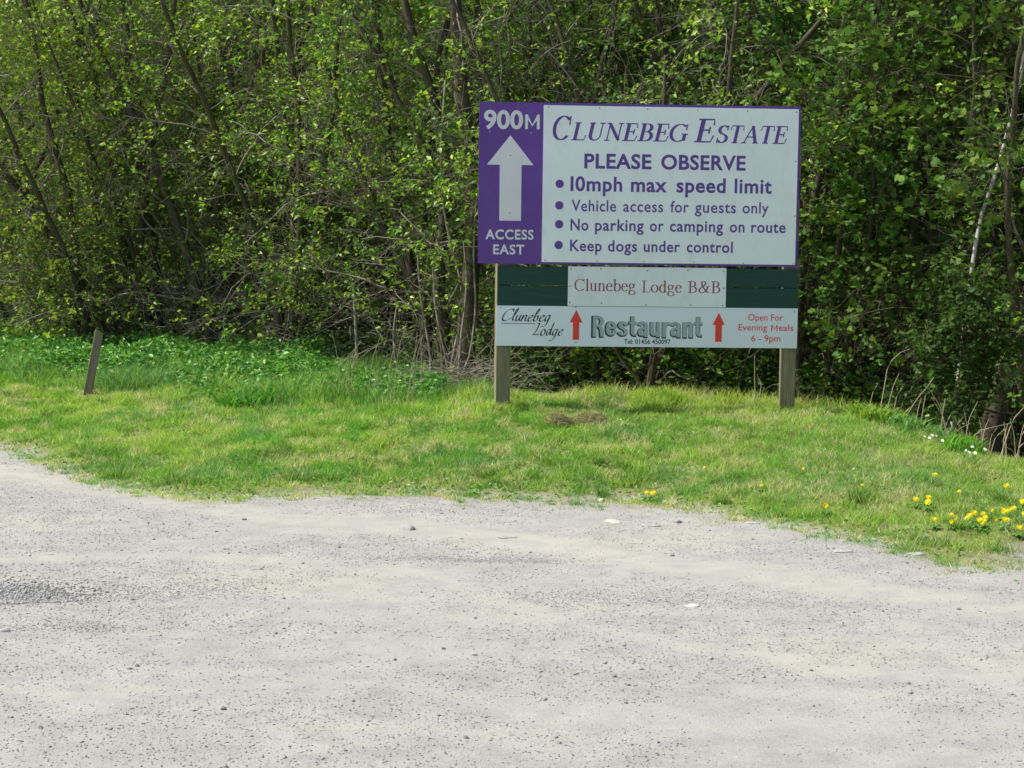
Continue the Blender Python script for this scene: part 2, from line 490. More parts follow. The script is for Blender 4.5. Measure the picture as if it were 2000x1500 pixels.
# loose chippings gathered in the rut and in streaks
for (c_, rx, ry, nn_, s0, s1) in ((on_z(20, 1148, 0)[:2], .26, .13, 3000, .004, .012), (on_z(300, 1150, 0)[:2], .50, .20, 1700, .0025, .005), (on_z(10, 1158, 0)[:2], .26, .08, 1300, .007, .016),
                                  (on_z(110, 1225, 0)[:2], .40, .08, 500, .003, .006), (on_z(930, 1085, 0)[:2], .55, .10, 1500, .0025, .005), (on_z(1230, 1170, 0)[:2], .8, .14, 1400, .0025, .005)):
    ex = c_[0] + rx * r.normal(size=nn_) * .6; ey = c_[1] + ry * r.normal(size=nn_) * .7
    gg = .18 + .30 * r.random(nn_)
    xx = np.concatenate([xx, ex]); yy = np.concatenate([yy, ey]); size = np.concatenate([size, s0 + (s1 - s0) * r.random(nn_) ** 2])
    cols = np.concatenate([cols, np.stack([gg, gg * .99, gg * .97], -1)])
P = np.stack([xx, yy, height(xx, yy) + size * 0.16], -1)
v, f, cc = scatter_stones(P, size, cols, OCT_V, OCT_F, r)
tag(mesh_obj('gravel', np_mesh('gravel', v, f, MAT['chips'], cc)), 'loose grey stone chips scattered over the dusty road', 'gravel', kind='stuff')

# individual stones
IV, IF = ico()


def stone_mesh(name, sx, sy, sz, seed, colr):
    import bmesh
    rr = np.random.default_rng(seed)
    bm = bmesh.new(); bmesh.ops.create_icosphere(bm, subdivisions=3, radius=1.0)
    pl = [(Vector(rr.normal(size=3)).normalized(), 0.62 + 0.25 * rr.random()) for _ in range(9)]
    for vv in bm.verts:
        for nn, dd in pl:
            e = vv.co.dot(nn) - dd
            if e > 0: vv.co -= nn * e * 0.9
        k = vv.co.copy()
        vv.co *= 1 + 0.06 * math.sin(5 * k.x + seed) * math.cos(4 * k.y - seed)
        vv.co = Vector((vv.co.x * sx, vv.co.y * sy, vv.co.z * sz))
    me = bpy.data.meshes.new(name); bm.to_mesh(me); bm.free()
    mm, nt, out = new_mat(name + '_rock')
    nn = noise(nt, 40, 5, 0.65)
    c = ramp(nt, nn, [(0.3, tuple(x * 0.75 for x in colr)), (0.7, tuple(min(1, x * 1.12) for x in colr))])
    principled(nt, out, c, 0.85, 0.25, bump=nn, bump_str=0.5, bump_dist=0.004)
    me.materials.append(mm)
    return me


PALE, GREY, DARK = (0.62, 0.59, 0.51), (0.45, 0.43, 0.41), (0.20, 0.20, 0.19)
STONES = [
    (1198, 1021, .056, .040, .020, PALE, 'flat cream stone lying alone on the gravel below the right sign post'),
    (1174, 978, .026, .022, .022, PALE, 'small white stone at the grass edge below the sign'),
    (1064, 973, .045, .030, .012, GREY, 'flat pale stone half buried where grass meets gravel'),
    (795, 1034, .050, .040, .026, GREY, 'grey wedge shaped stone lying on gravel left of the sign'),
    (1352, 1184, .040, .022, .012, PALE, 'thin white stone chip in the middle of the gravel'),
    (1326, 1021, .020, .014, .014, DARK, 'small dark stone beside the flat cream stone'),
    (1390, 1000, .055, .04, .012, GREY, 'sunken pale stone by the grass edge under the right post'),
    (1275, 1027, .075, .04, .010, GREY, 'long flat stone sunk level with the gravel'),
    (990, 1050, .060, .04, .009, GREY, 'broad flat stone sunk in the gravel below the left post'),
    (437, 1386, .012, .010, .0105, DARK, 'dark cube like pebble on the gravel nearest the camera'),
    (911, 1442, .011, .008, .008, DARK, 'dark pebble at the bottom of the gravel in front of the sign'),
    (268, 1302, .010, .008, .009, DARK, 'round dark pebble on the left side of the gravel'),
    (866, 1268, .011, .008, .008, DARK, 'dark pebble lying in the middle of the gravel'),
    (927, 1280, .013, .007, .006, DARK, 'flat dark pebble lying on mid gravel'),
    (1254, 1308, .012, .008, .006, DARK, 'dark pebble on the bare gravel to the right'),
    (1313, 1086, .015, .010, .009, DARK, 'dark pebble on the sandy patch of gravel'),
    (8, 1233, .03, .018, .013, GREY, 'grey angular stone at the left end of the rut'),
    (1470, 1022, .05, .03, .010, GREY, 'pale stone sunk at the grass edge below the right end of the verge'),
    (1645, 1078, .06, .04, .014, GREY, 'flat stone in the bare soil where the grass thins out'),
    (1790, 1080, .05, .03, .013, GREY, 'pale stone in bare soil below the dandelions'),
    (88, 908, .02, .015, .012, DARK, 'dark clod at the left grass edge of the road'),
    (79, 1422, .010, .008, .007, DARK, 'dark pebble near the bottom left corner of the gravel'),
    (477, 1015, .016, .012, .010, DARK, 'small dark stone on gravel below the left grass'),
    (1585, 1310, .010, .007, .006, DARK, 'small dark pebble far right on the bare gravel'),
]
for i, (px, py, a, b, c_, colr, lab) in enumerate(STONES):
    p = on_z(px, py, 0.0); z = float(height(p[0], p[1]))
    p = on_z(px, py, z)
    z = float(height(p[0], p[1]))
    o = mesh_obj('pebble' if a < .03 else 'stone', stone_mesh('stone', a, b, c_, 40 + i, colr))
    o.location = (p[0], p[1], z + c_ * 0.12); o.rotation_euler = (0, 0, rng.random() * 0.8 - 0.4)
    tag(o, lab, 'stone', 'stones lying on the gravel road')

# ------------------------------------------------------------------ the sign
SO = np.array([-2.69991910e-01, 12.8161421, 1.49041]); YAW = 5.16618730e-02
SR = np.array([math.cos(YAW), math.sin(YAW), 0]); SN = np.array([-math.sin(YAW), math.cos(YAW), 0])   # right, away


def plane(px, py):
    d = ray(px, py)
    t = ((SO - CAM) @ SN) / (d @ SN)
    P = CAM + d * t - SO
    return P @ SR, P[2]            # u, w from the lower left corner of the big board


post_base = float(height(SO[0] + 1.2, SO[1]))
sign = empty('estate_sign', (SO[0], SO[1], SO[2]), YAW)
tag(sign, 'large white and purple estate notice board on two wooden posts', 'sign')
# local frame: x right, y away from the viewer, z up; y = 0 is the big board's front
BB = 0.018


def part(name, me, parent, label=None):
    o = mesh_obj(name, me, parent)
    if label: o['label'] = label
    return o


main = part('notice_board', box_mesh('notice_board', (0, 0, 0), (2.44, BB, 1.2126), MAT['purple'], 0.002), sign, 'purple edged notice board')


def quad_box(name, pxs, y0, y1, mat, parent, label=None, bevel=0.0008):
    """axis aligned panel whose corners (tl, tr, bl, br) are averaged from the photo, on the sign's plane"""
    q = [plane(*p) for p in pxs]
    u0, u1 = (q[0][0] + q[2][0]) / 2, (q[1][0] + q[3][0]) / 2
    w1, w0 = (q[0][1] + q[1][1]) / 2, (q[2][1] + q[3][1]) / 2
    return part(name, box_mesh(name, (u0, y0, w0), (u1, y1, w1), mat, bevel), parent, label), (u0, u1, w0, w1)


quad_box('white_face', [(1063, 204), (1560, 215), (1057, 511), (1553, 518)], -0.003, -0.0002, MAT['white'], main)
# back rails and posts
Lx = plane(970.5, 640)[0]; Rx = plane(1558.5, 640)[0]
PW = 0.108; PY0 = BB + 0.024
for u0 in (Lx, Rx - PW):
    wx = SO + SR * (u0 + PW / 2) + SN * (PY0 + .05)
    zb = float(height(wx[0], wx[1])) - SO[2]
    me = box_mesh('post', (-PW / 2, 0, zb - 0.4), (PW / 2, 0.10, 1.12), MAT['post_wood'], 0.004, 0.001)
    o = part('post', me, sign); o.location = (u0 + PW / 2, PY0 + (0.007 if u0 == Lx else 0), 0); o.rotation_euler = (0, 0, math.radians(7) if u0 == Lx else 0)
for w0, w1 in ((0.06, 0.20), (0.52, 0.66), (0.98, 1.10)):
    part('rail', box_mesh('rail', (Lx, BB + 0.002, w0), (Rx, PY0 - 0.001, w1), MAT['green_wood'], 0.002), sign)
# green planks under the board, a gap between them
wt = (plane(971, 518)[1] + plane(1559, 526)[1]) / 2; wb = (plane(971, 597)[1] + plane(1559, 604)[1]) / 2
wm = (plane(971, 556)[1] + plane(1559, 564)[1]) / 2
for a_, b_ in ((wm + 0.0025, wt - 0.004), (wb, wm - 0.0025)):
    part('plank', box_mesh('plank', (Lx + .001, BB - 0.002, a_), (Rx - .001, PY0 - 0.0015, b_), MAT['green_wood'], 0.0025), sign)
lodge, LB = quad_box('lodge_panel', [(1110, 519.5), (1419, 524.5), (1109, 597), (1418, 601)], BB - 0.008, BB - 0.0025, MAT['white'], sign, 'white guest house panel with maroon lettering')
rest, RB = quad_box('restaurant_panel', [(970, 595), (1559, 604), (969, 674), (1557.5, 682)], BB - 0.002 + 0.0, PY0 - 0.012, MAT['white2'], sign, 'long white restaurant panel with red arrows')
part('plank', box_mesh('plank', (Lx + .002, PY0 - 0.011, RB[2] + 0.01), (Rx - .002, PY0 - 0.001, RB[3] - 0.01), MAT['green_wood'], 0.001), sign)
FY = {'main': -0.003, 'purple': 0.0, 'lodge': BB - 0.008, 'rest': BB - 0.002}


def poly_mesh(name, pts, y, mat, th=0.0006):
    n = len(pts)
    v = [(p[0], y - th, p[1]) for p in pts] + [(p[0], y + 0.0, p[1]) for p in pts]
    me = bpy.data.meshes.new(name)
    f = [tuple(range(n))] + [(i, i + n, (i + 1) % n + n, (i + 1) % n) for i in range(n)]
    me.from_pydata(v, [], f); me.materials.append(mat); me.update(); return me


def arrow(tip, baseL, baseR, shL, shR, bot, y, mat, parent, name='arrow'):
    pl = lambda p: plane(*p)
    t = pl(tip); bl = pl(baseL); br = pl(baseR); s0 = pl(shL)[0]; s1 = pl(shR)[0]; wb_ = pl(bot)[1]
    wbse = (bl[1] + br[1]) / 2
    pts = [t, (br[0], wbse), (s1, wbse), (s1, wb_), (s0, wb_), (s0, wbse), (bl[0], wbse)]
    return part(name, poly_mesh(name, pts, y, mat), parent)


arrow((997, 264), (951, 321), (1042, 323), (975.5, 380), (1018, 380), (995, 431), FY['purple'] - .0002, MAT['white_print'], main)
arrow((1126, 605), (1113, 630), (1138, 630), (1119, 650), (1131.5, 650), (1125, 664), FY['rest'] - .0002, MAT['red'], rest)
arrow((1405, 611), (1392, 635), (1416, 635), (1397.5, 650), (1410.5, 650), (1404, 668), FY['rest'] - .0002, MAT['red'], rest)


def text_geo(s, offset=0.0, space=1.0):
    cu = bpy.data.curves.new('lettering', 'FONT'); cu.body = s; cu.size = 1.0; cu.offset = offset
    cu.space_character = space; cu.resolution_u = 4
    ob = bpy.data.objects.new('tmp_text', cu); col.objects.link(ob)
    dg = bpy.context.evaluated_depsgraph_get(); dg.update()
    me = bpy.data.meshes.new_from_object(ob.evaluated_get(dg))
    v = np.array([q.co[:2] for q in me.vertices]); f = [tuple(p.vertices) for p in me.polygons]
    bpy.data.objects.remove(ob); bpy.data.curves.remove(cu); bpy.data.meshes.remove(me)
    return v, f


CAPH = None
def cap_h():
    global CAPH
    if CAPH is None:
        v, _ = text_geo('H'); CAPH = v[:, 1].max()
    return CAPH


def put_text(words, base_px, cap_px, y, mat, parent, offset=0.0, name='lettering', dy=0.0, italic=0.0, space=1.0, dx=0.0, grow=0.0):
    """words = [(text, x0, x1)], base_px = (x, y) of the baseline's left end; one mesh per line"""
    u_, wbase = plane(*base_px)
    sz = (cap_px / 257.7) / cap_h()
    for s, x0, x1 in words:
        VV, FF, k = [], [], 0
        v, f = text_geo(s, offset, space)
        ua = plane(x0, base_px[1])[0]; ub = plane(x1, base_px[1])[0]
        lo, hi = v[:, 0].min(), v[:, 0].max()
        uu = (ua - grow) + (v[:, 0] - lo) / (hi - lo) * (ub - ua + 2 * grow)
        ww = v[:, 1] * sz
        VV.append(np.stack([uu + ww * italic + dx, np.full(len(uu), y - 0.0007 - dy), wbase + ww], -1))
        FF += [tuple(i + k for i in p) for p in f]; k += len(v)
        me = bpy.data.meshes.new(name); me.from_pydata(np.concatenate(VV).tolist(), [], FF); me.materials.append(mat); me.update()
        part(name, me, parent)


VP = MAT['violet_print']
put_text([('900', 945, 1021.5)], (945, 250), 33.5, FY['purple'], MAT['white_print'], main, 0.028)
put_text([('ACCESS', 948, 1042)], (948, 466.5), 18, FY['purple'], MAT['white_print'], main, 0.024, space=1.1)
put_text([('EAST', 963, 1024)], (963, 496), 18, FY['purple'], MAT['white_print'], main, 0.024, space=1.1)
put_text([('PLEASE', 1141, 1272), ('OBSERVE', 1291, 1456)], (1141, 328), 27, FY['main'], VP, main, 0.026, space=1.05)
put_text([('I0mph', 1114, 1215), ('max', 1232, 1302.5), ('speed', 1321, 1417), ('limit', 1434.5, 1507)], (1114, 372.3), 27, FY['main'], VP, main, 0.024, space=1.08)
put_text([('Vehicle', 1116, 1203), ('access', 1217, 1295), ('for', 1309, 1345), ('guests', 1357, 1437), ('only', 1450, 1501)], (1116, 412), 21.5, FY['main'], VP, main, 0.012, space=1.08)
put_text([('No', 1114, 1149), ('parking', 1162, 1257), ('or', 1269, 1296), ('camping', 1308, 1412), ('on', 1425, 1454), ('route', 1467, 1534)], (1114, 449.5), 21.5, FY['main'], VP, main, 0.018, space=1.08)
put_text([('Keep', 1113, 1175), ('dogs', 1187, 1244), ('under', 1257, 1328), ('control', 1341, 1431)], (1113, 489.8), 21, FY['main'], VP, main, 0.018, space=1.08)
for bx, by in ((1093, 359), (1092.3, 401), (1092, 438), (1091, 478.5)):
    u, w_ = plane(bx, by); rr = 8.2 / 257.7
    part('bullet', poly_mesh('bullet', [(u + rr * math.cos(a), w_ + rr * math.sin(a)) for a in np.linspace(0, 2 * math.pi, 24, endpoint=False)], FY['main'] - .0001, VP), main)
RD = MAT['red']
put_text([('Open For', 1462, 1530)], (1462, 626), 12.5, FY['rest'], RD, rest, 0.006)
put_text([('Evening', 1443, 1499), ('eals', 1521.5, 1550)], (1443, 645.5), 12.5, FY['rest'], RD, rest, 0.006)
put_text([('6 - 9pm', 1468, 1525)], (1468, 667), 12.5, FY['rest'], RD, rest, 0.006)
put_text([('Tel: 01456 450097', 1219, 1310)], (1219, 671.5), 8.8, FY['rest'], MAT['black'], rest, 0.016)
# ---- serif and script lettering drawn with a broad nib
def arc(cx, cy, rx, ry, a0, a1, n=14):
    t = np.radians(np.linspace(a0, a1, n)); return np.stack([cx + rx * np.cos(t), cy + ry * np.sin(t)], -1)


def ln(*p): return np.array(p, float)


def bez(*p, n=12):
    p = np.array(p, float); t = np.linspace(0, 1, n)[:, None]
    if len(p) == 3: return (1 - t) ** 2 * p[0] + 2 * t * (1 - t) * p[1] + t * t * p[2]
    return (1 - t) ** 3 * p[0] + 3 * t * (1 - t) ** 2 * p[1] + 3 * t * t * (1 - t) * p[2] + t ** 3 * p[3]


def cat(*a): return np.concatenate(a)


def serif(x, y, h=0.13): return ('t', ln((x - h, y), (x + h, y)))


X_ = 0.66   # x height
GL = {  # glyph: (advance, [(nib, path)])   n = modulated nib, t = thin
    'C': (0.88, [('n', arc(.46, .5, .40, .49, 48, 318, 22)), ('t', ln((.80, .66), (.78, .97))), ('t', ln((.72, .85), (.78, .97)))]),
    'L': (0.74, [('n', ln((.2, .02), (.2, .98))), serif(.2, .98), ('t', ln((.05, .02), (.66, .02), (.70, .26)))]),
    'U': (0.90, [('n', cat(ln((.2, .98), (.2, .34)), arc(.44, .30, .24, .29, 180, 270, 8))), ('t', cat(arc(.44, .30, .26, .29, 270, 360, 8), ln((.70, .5), (.70, .98)))), serif(.2, .98), serif(.70, .98, .11)]),
    'N': (0.94, [('t', ln((.18, .02), (.18, .98))), ('n', ln((.18, .96), (.74, .06))), ('t', ln((.74, .02), (.74, .98))), serif(.18, .02, .11), serif(.74, .98, .11), ('t', ln((.05, .98), (.2, .98)))]),
    'E': (0.78, [('n', ln((.2, .02), (.2, .98))), ('t', ln((.05, .98), (.62, .98), (.65, .76))), ('t', ln((.2, .52), (.52, .52))), ('t', ln((.52, .40), (.52, .64))), ('t', ln((.05, .02), (.65, .02), (.71, .27)))]),
    'B': (0.80, [('n', ln((.2, .02), (.2, .98))), ('n', cat(ln((.2, .98), (.38, .98)), arc(.38, .755, .21, .225, 90, -90, 12), ln((.2, .53)))), ('n', cat(ln((.2, .53), (.42, .53)), arc(.42, .275, .25, .255, 90, -90, 12), ln((.2, .02)))), ('t', ln((.05, .98), (.2, .98))), ('t', ln((.05, .02), (.2, .02)))]),
    'G': (0.92, [('n', arc(.46, .5, .40, .49, 48, 300, 22)), ('t', ln((.80, .68), (.78, .97))), ('n', ln((.76, .08), (.76, .42))), serif(.76, .43), ('t', arc(.46, .5, .40, .49, 300, 322, 4))]),
    'S': (0.66, [('n', cat(arc(.33, .745, .22, .235, 40, 180, 10), bez((.11, .745), (.12, .56), (.33, .50)), bez((.33, .50), (.56, .43), (.56, .26)), arc(.33, .26, .23, .245, 0, -150, 12))), ('t', ln((.53, .74), (.53, .97))), ('t', ln((.09, .02), (.09, .26)))]),
    'T': (0.78, [('n', ln((.39, .02), (.39, .98))), serif(.39, .02), ('t', ln((.05, .76), (.08, .98), (.70, .98), (.73, .76)))]),
    'A': (0.86, [('t', ln((.10, .02), (.42, .98))), ('n', ln((.42, .97), (.72, .02))), ('t', ln((.22, .36), (.60, .36))), serif(.10, .02, .10), serif(.72, .02, .12)]),
    'l': (0.34, [('n', ln((.17, .02), (.17, 1.0))), serif(.17, .02, .12), ('t', ln((.05, .97), (.17, 1.0)))]),
    'u': (0.66, [('n', cat(ln((.16, X_ - .02), (.16, .2)), arc(.31, .18, .15, .17, 180, 270, 6))), ('t', bez((.31, .01), (.42, .01), (.50, .14))), ('n', ln((.50, .02), (.50, X_ - .02))), ('t', ln((.04, X_ - .02), (.16, X_ - .02))), ('t', ln((.38, X_ - .02), (.50, X_ - .02))), ('t', ln((.50, .02), (.62, .03)))]),
    'n': (0.68, [('n', ln((.17, .02), (.17, X_ - .02))), ('n', cat(bez((.17, .48), (.26, .66), (.38, .65)), arc(.38, .50, .13, .15, 90, 0, 6), ln((.51, .02)))), serif(.17, .02, .12), serif(.51, .02, .12), ('t', ln((.04, X_ - .05), (.17, X_ - .02)))]),
    'e': (0.58, [('t', ln((.07, .40), (.49, .40))), ('n', cat(arc(.29, .42, .20, .23, -5, 180, 12), arc(.31, .30, .24, .29, 160, 320, 12)))]),
    'b': (0.66, [('n', ln((.15, .04), (.15, 1.0))), ('n', cat(bez((.15, .46), (.24, .66), (.36, .65)), arc(.36, .33, .22, .32, 90, -90, 12), bez((.36, .01), (.24, .0), (.15, .12)))), ('t', ln((.03, .97), (.15, 1.0)))]),
    'g': (0.64, [('n', arc(.28, .46, .18, .19, 0, 360, 22)), ('t', bez((.18, .30), (.08, .22), (.14, .14))), ('n', bez((.14, .12), (.30, .06), (.44, .07), (.54, -.02))), ('n', cat(arc(.31, -.15, .24, .13, 20, -200, 18), bez((.10, -.10), (.10, .04), (.18, .10)))), ('t', ln((.43, .57), (.50, .64), (.60, .62)))]),
    'o': (0.66, [('n', arc(.32, .33, .25, .32, 0, 360, 26))]),
    'd': (0.68, [('n', ln((.50, .02), (.50, 1.0))), ('n', cat(bez((.50, .52), (.42, .66), (.31, .65)), arc(.30, .33, .22, .32, 90, 270, 12), bez((.30, .01), (.42, .0), (.50, .14)))), ('t', ln((.38, .97), (.50, 1.0))), ('t', ln((.50, .03), (.62, .04)))]),
    '&': (1.0, [('n', cat(bez((.86, .02), (.62, .10), (.36, .56)), bez((.36, .56), (.18, .98), (.42, .98)), bez((.42, .98), (.64, .96), (.56, .74)), bez((.56, .74), (.48, .60), (.24, .46)), bez((.24, .46), (.02, .24), (.16, .08)), bez((.16, .08), (.40, -.10), (.64, .22)), bez((.64, .22), (.72, .36), (.76, .55)))), serif(.78, .56, .11)]),
}
# looser script forms for the restaurant panel's name
SGL = {
    'C': (0.80, [('n', cat(bez((.74, .78), (.78, 1.0), (.56, .98)), bez((.56, .98), (.10, .92), (.08, .40)), bez((.08, .40), (.06, -.02), (.36, .02)), bez((.36, .02), (.56, .04), (.70, .26))))]),
    'l': (0.26, [('n', cat(bez((.06, .30), (.34, .90), (.22, 1.04)), bez((.22, 1.04), (.08, .96), (.10, .20)), bez((.10, .20), (.12, -.02), (.28, .10))))]),
    'u': (0.50, [('n', cat(ln((.06, .40), (.12, .50)), bez((.12, .50), (.06, -.04), (.22, .02)), bez((.22, .02), (.34, .10), (.38, .50)))), ('n', bez((.38, .50), (.32, -.04), (.50, .06)))]),
    'n': (0.50, [('n', ln((.06, .50), (.07, .0))), ('n', cat(bez((.07, .10), (.18, .56), (.32, .48)), bez((.32, .48), (.36, .40), (.34, .12)), bez((.34, .12), (.36, -.02), (.48, .08))))]),
    'e': (0.42, [('n', cat(bez((.05, .22), (.36, .30), (.33, .44)), bez((.33, .44), (.24, .58), (.10, .38)), bez((.10, .38), (.0, .02), (.20, .0)), bez((.20, .0), (.32, .02), (.40, .14))))]),
    'b': (0.48, [('n', cat(bez((.06, .40), (.36, .96), (.22, 1.02)), bez((.22, 1.02), (.08, .90), (.08, .12)), bez((.08, .12), (.12, -.04), (.26, .02)), bez((.26, .02), (.42, .14), (.34, .42)), bez((.34, .42), (.24, .54), (.10, .30))))]),
    'g': (0.50, [('n', cat(bez((.36, .46), (.10, .60), (.07, .22)), bez((.07, .22), (.08, -.04), (.22, .02)), bez((.22, .02), (.34, .12), (.38, .50)))), ('n', cat(ln((.38, .50), (.34, -.10)), bez((.34, -.10), (.28, -.48), (.02, -.42)), ))]),
    'L': (0.62, [('n', cat(bez((.10, .96), (.24, 1.04), (.30, .92)), bez((.30, .92), (.28, .30), (.06, .02)))), ('n', bez((.06, .02), (.30, .10), (.44, -.02), (.62, .10)))]),
    'o': (0.46, [('n', arc(.22, .24, .16, .25, 80, 440, 22))]),
    'd': (0.50, [('n', cat(bez((.34, .46), (.10, .58), (.07, .22)), bez((.07, .22), (.08, -.04), (.22, .02)), bez((.22, .02), (.34, .14), (.38, 1.02)))), ('n', bez((.38, 1.0), (.32, -.04), (.48, .06)))]),
}


def nib_strip(path, a, b, rot):
    p = np.asarray(path, float)
    keep = [0] + [i for i in range(1, len(p)) if np.hypot(*(p[i] - p[i - 1])) > 1e-4]
    p = p[keep]
    t = np.gradient(p, axis=0); t /= np.maximum(np.hypot(t[:, 0], t[:, 1]), 1e-9)[:, None]
    nrm = np.stack([-t[:, 1], t[:, 0]], -1)
    c, s = math.cos(rot), math.sin(rot)
    nl = np.stack([nrm[:, 0] * c + nrm[:, 1] * s, -nrm[:, 0] * s + nrm[:, 1] * c], -1)
    dnm = np.sqrt((a * nl[:, 0]) ** 2 + (b * nl[:, 1]) ** 2)
    h = np.stack([a * a * nl[:, 0], b * b * nl[:, 1]], -1) / dnm[:, None]
    h = np.stack([h[:, 0] * c - h[:, 1] * s, h[:, 0] * s + h[:, 1] * c], -1)
    p2 = p.copy()
    if np.hypot(*(p[0] - p[-1])) > 1e-3:
        p2[0] -= t[0] * b * 0.8; p2[-1] += t[-1] * b * 0.8
    L, R = p2 + h, p2 - h
    v = np.concatenate([L, R]); n = len(p)
    f = [(i, i + 1, n + i + 1, n + i) for i in range(n - 1)]
    return v, f


def nib_text(runs, y, mat, parent, glyphs=GL, a=0.065, b=0.018, rot=0.0, italic=0.0, name='lettering', thin=None):
    """runs = [(text, x0, x1, (bx, by) baseline px, cap px)]"""
    for s, x0, x1, bp, cap in runs:
        VV, FF, k, layer = [], [], 0, 0
        pen = 0.0; segs = []
        for ch in s:
            adv, strokes = glyphs[ch]
            for kind, path in strokes:
                aa, bb_ = (a, b) if kind == 'n' else ((thin or b), (thin or b))
                v, f = nib_strip(path, aa, bb_, rot)
                v = v + np.array([pen, 0]); v[:, 0] += v[:, 1] * italic
                segs.append((v, f))
            pen += adv
        lo = min(v[:, 0].min() for v, f in segs); hi = max(v[:, 0].max() for v, f in segs)
        ua, wb_ = plane(*bp); ua = plane(x0, bp[1])[0]; ub = plane(x1, bp[1])[0]
        for v, f in segs:
            layer += 1
            uu = ua + (v[:, 0] - lo) / (hi - lo) * (ub - ua); ww = wb_ + v[:, 1] * cap / 257.7
            VV.append(np.stack([uu, np.full(len(uu), y - 0.0004 - 0.00003 * (layer % 12)), ww], -1))
            FF += [tuple(i + k for i in p) for p in f]; k += len(v)
        me = bpy.data.meshes.new(name); me.from_pydata(np.concatenate(VV).tolist(), [], FF); me.materials.append(mat); me.update()
        part(name, me, parent)


nib_text([('C', 1079, 1116, (1079, 273), 46), ('LUNEBEG', 1115, 1343.5, (1117, 273.6), 34), ('E', 1355, 1396, (1356, 277.6), 45), ('STATE', 1398, 1538, (1398, 279), 34)],
         FY['main'], VP, main, a=0.088, b=0.028, italic=0.20, thin=0.034)
nib_text([('Clunebeg', 1122, 1242, (1122, 568), 23), ('Lodge', 1254, 1332, (1254, 571), 23), ('B&B', 1344, 1407, (1344, 572), 23)],
         FY['lodge'], MAT['maroon'], lodge, a=0.060, b=0.024, thin=0.026)
nib_text([('Clunebeg', 980, 1077, (980, 627), 24), ('Lodge', 1039, 1101, (1039, 655), 24)],
         FY['rest'], MAT['black'], rest, glyphs=SGL, a=0.060, b=0.018, rot=0.6, italic=0.36)
BGL = {
    'R': (0.62, [('n', ln((.14, .0), (.14, .93))), ('n', cat(ln((.14, .925), (.32, .925)), arc(.32, .72, .15, .205, 90, -90, 12), ln((.14, .515)))), ('n', ln((.36, .50), (.45, .30), (.48, .0)))]),
    'e': (0.54, [('n', ln((.13, .40), (.39, .40))), ('n', cat(arc(.26, .46, .15, .21, 0, 180, 12), arc(.26, .28, .15, .21, 180, 350, 12)))]),
    's': (0.50, [('n', cat(arc(.24, .55, .135, .12, 10, 180, 9), bez((.105, .55), (.11, .44), (.24, .38)), bez((.24, .38), (.38, .31), (.38, .20)), arc(.24, .19, .14, .12, 0, -170, 9)))]),
    't': (0.37, [('n', cat(ln((.17, .93), (.17, .22)), bez((.17, .22), (.17, .06), (.30, .07)))), ('n', ln((.05, .66), (.30, .66)))]),
    'a': (0.54, [('n', cat(arc(.26, .54, .14, .13, 165, 0, 9), ln((.40, .0)))), ('n', cat(bez((.40, .42), (.12, .40), (.12, .22)), bez((.12, .22), (.12, .06), (.22, .07)), bez((.22, .07), (.34, .10), (.40, .24))))]),
    'u': (0.54, [('n', cat(ln((.13, .67), (.13, .24)), bez((.13, .24), (.13, .06), (.24, .07)), bez((.24, .07), (.34, .09), (.40, .20)))), ('n', ln((.40, .0), (.40, .67)))]),
    'r': (0.37, [('n', ln((.13, .0), (.13, .67))), ('n', bez((.13, .45), (.17, .67), (.32, .65)))]),
    'n': (0.54, [('n', ln((.13, .0), (.13, .67))), ('n', cat(bez((.13, .48), (.20, .67), (.30, .67)), bez((.30, .67), (.40, .66), (.40, .50)), ln((.40, .0))))]),
}
BGL['M'] = (0.9, [('n', ln((.10, .0), (.10, .99))), ('n', ln((.80, .0), (.80, .99))), ('n', ln((.12, .92), (.45, .22), (.78, .92)))])
nib_text([('M', 1025.5, 1054, (1025, 250.6), 25.5)], FY['purple'], MAT['white_print'], main, glyphs=BGL, a=.085, b=.07)
nib_text([('M', 1507, 1519.5, (1507, 646.6), 11.8)], FY['rest'], RD, rest, glyphs=BGL, a=.075, b=.06)
nib_text([('Restaurant', 1154.5, 1372, (1155, 657.5), 40.5)], FY['rest'], MAT['black'], rest, glyphs=BGL, a=.104, b=.082, name='lettering_shadow')
nib_text([('Restaurant', 1158, 1371, (1157, 655.5), 38.5)], FY['rest'] - .0012, MAT['grey_print'], rest, glyphs=BGL, a=.082, b=.060)
u0_, w_ = plane(979, 631.5); u1_ = plane(1046, 631.5)[0]
part('underline', poly_mesh('underline', [(u0_, w_ - .002), (u1_, w_ - .002), (u1_, w_ + .002), (u0_, w_ + .002)], FY['rest'] - .0001, MAT['black']), rest)

# screws
import bmesh
bm = bmesh.new(); bmesh.ops.create_cone(bm, cap_ends=True, segments=10, radius1=0.006, radius2=0.004, depth=0.003)
scr = bpy.data.meshes.new('screw'); bm.to_mesh(scr); bm.free(); scr.materials.append(MAT['screw'])
for host, key, pts in ((main, 'main', [(1071, 209), (1171, 211), (1265, 213), (1362, 215), (1460, 217), (1555, 219), (1554, 315), (1552, 422), (1549, 515), (1451, 514), (1355, 512), (1257, 511), (1166, 509.5), (1064.5, 508)]),
                       (main, 'purple', [(957, 257), (1037, 260), (997, 303.5), (995.5, 416)]),
                       (lodge, 'lodge', [(1116, 525.5), (1174, 525), (1265, 529), (1344, 528), (1414, 530), (1114, 559), (1414, 563), (1113, 591), (1175, 592), (1262, 595.5), (1349, 596), (1412, 597)]),
                       (rest, 'rest', [(978, 600), (1552, 609), (1125, 600), (1125, 669)])):
    for px, py in pts:
        u, w_ = plane(px, py)
        o = part('screw', scr, host); o.location = (u, FY[key] - 0.0018, w_); o.rotation_euler = (math.pi / 2, 0, 0)

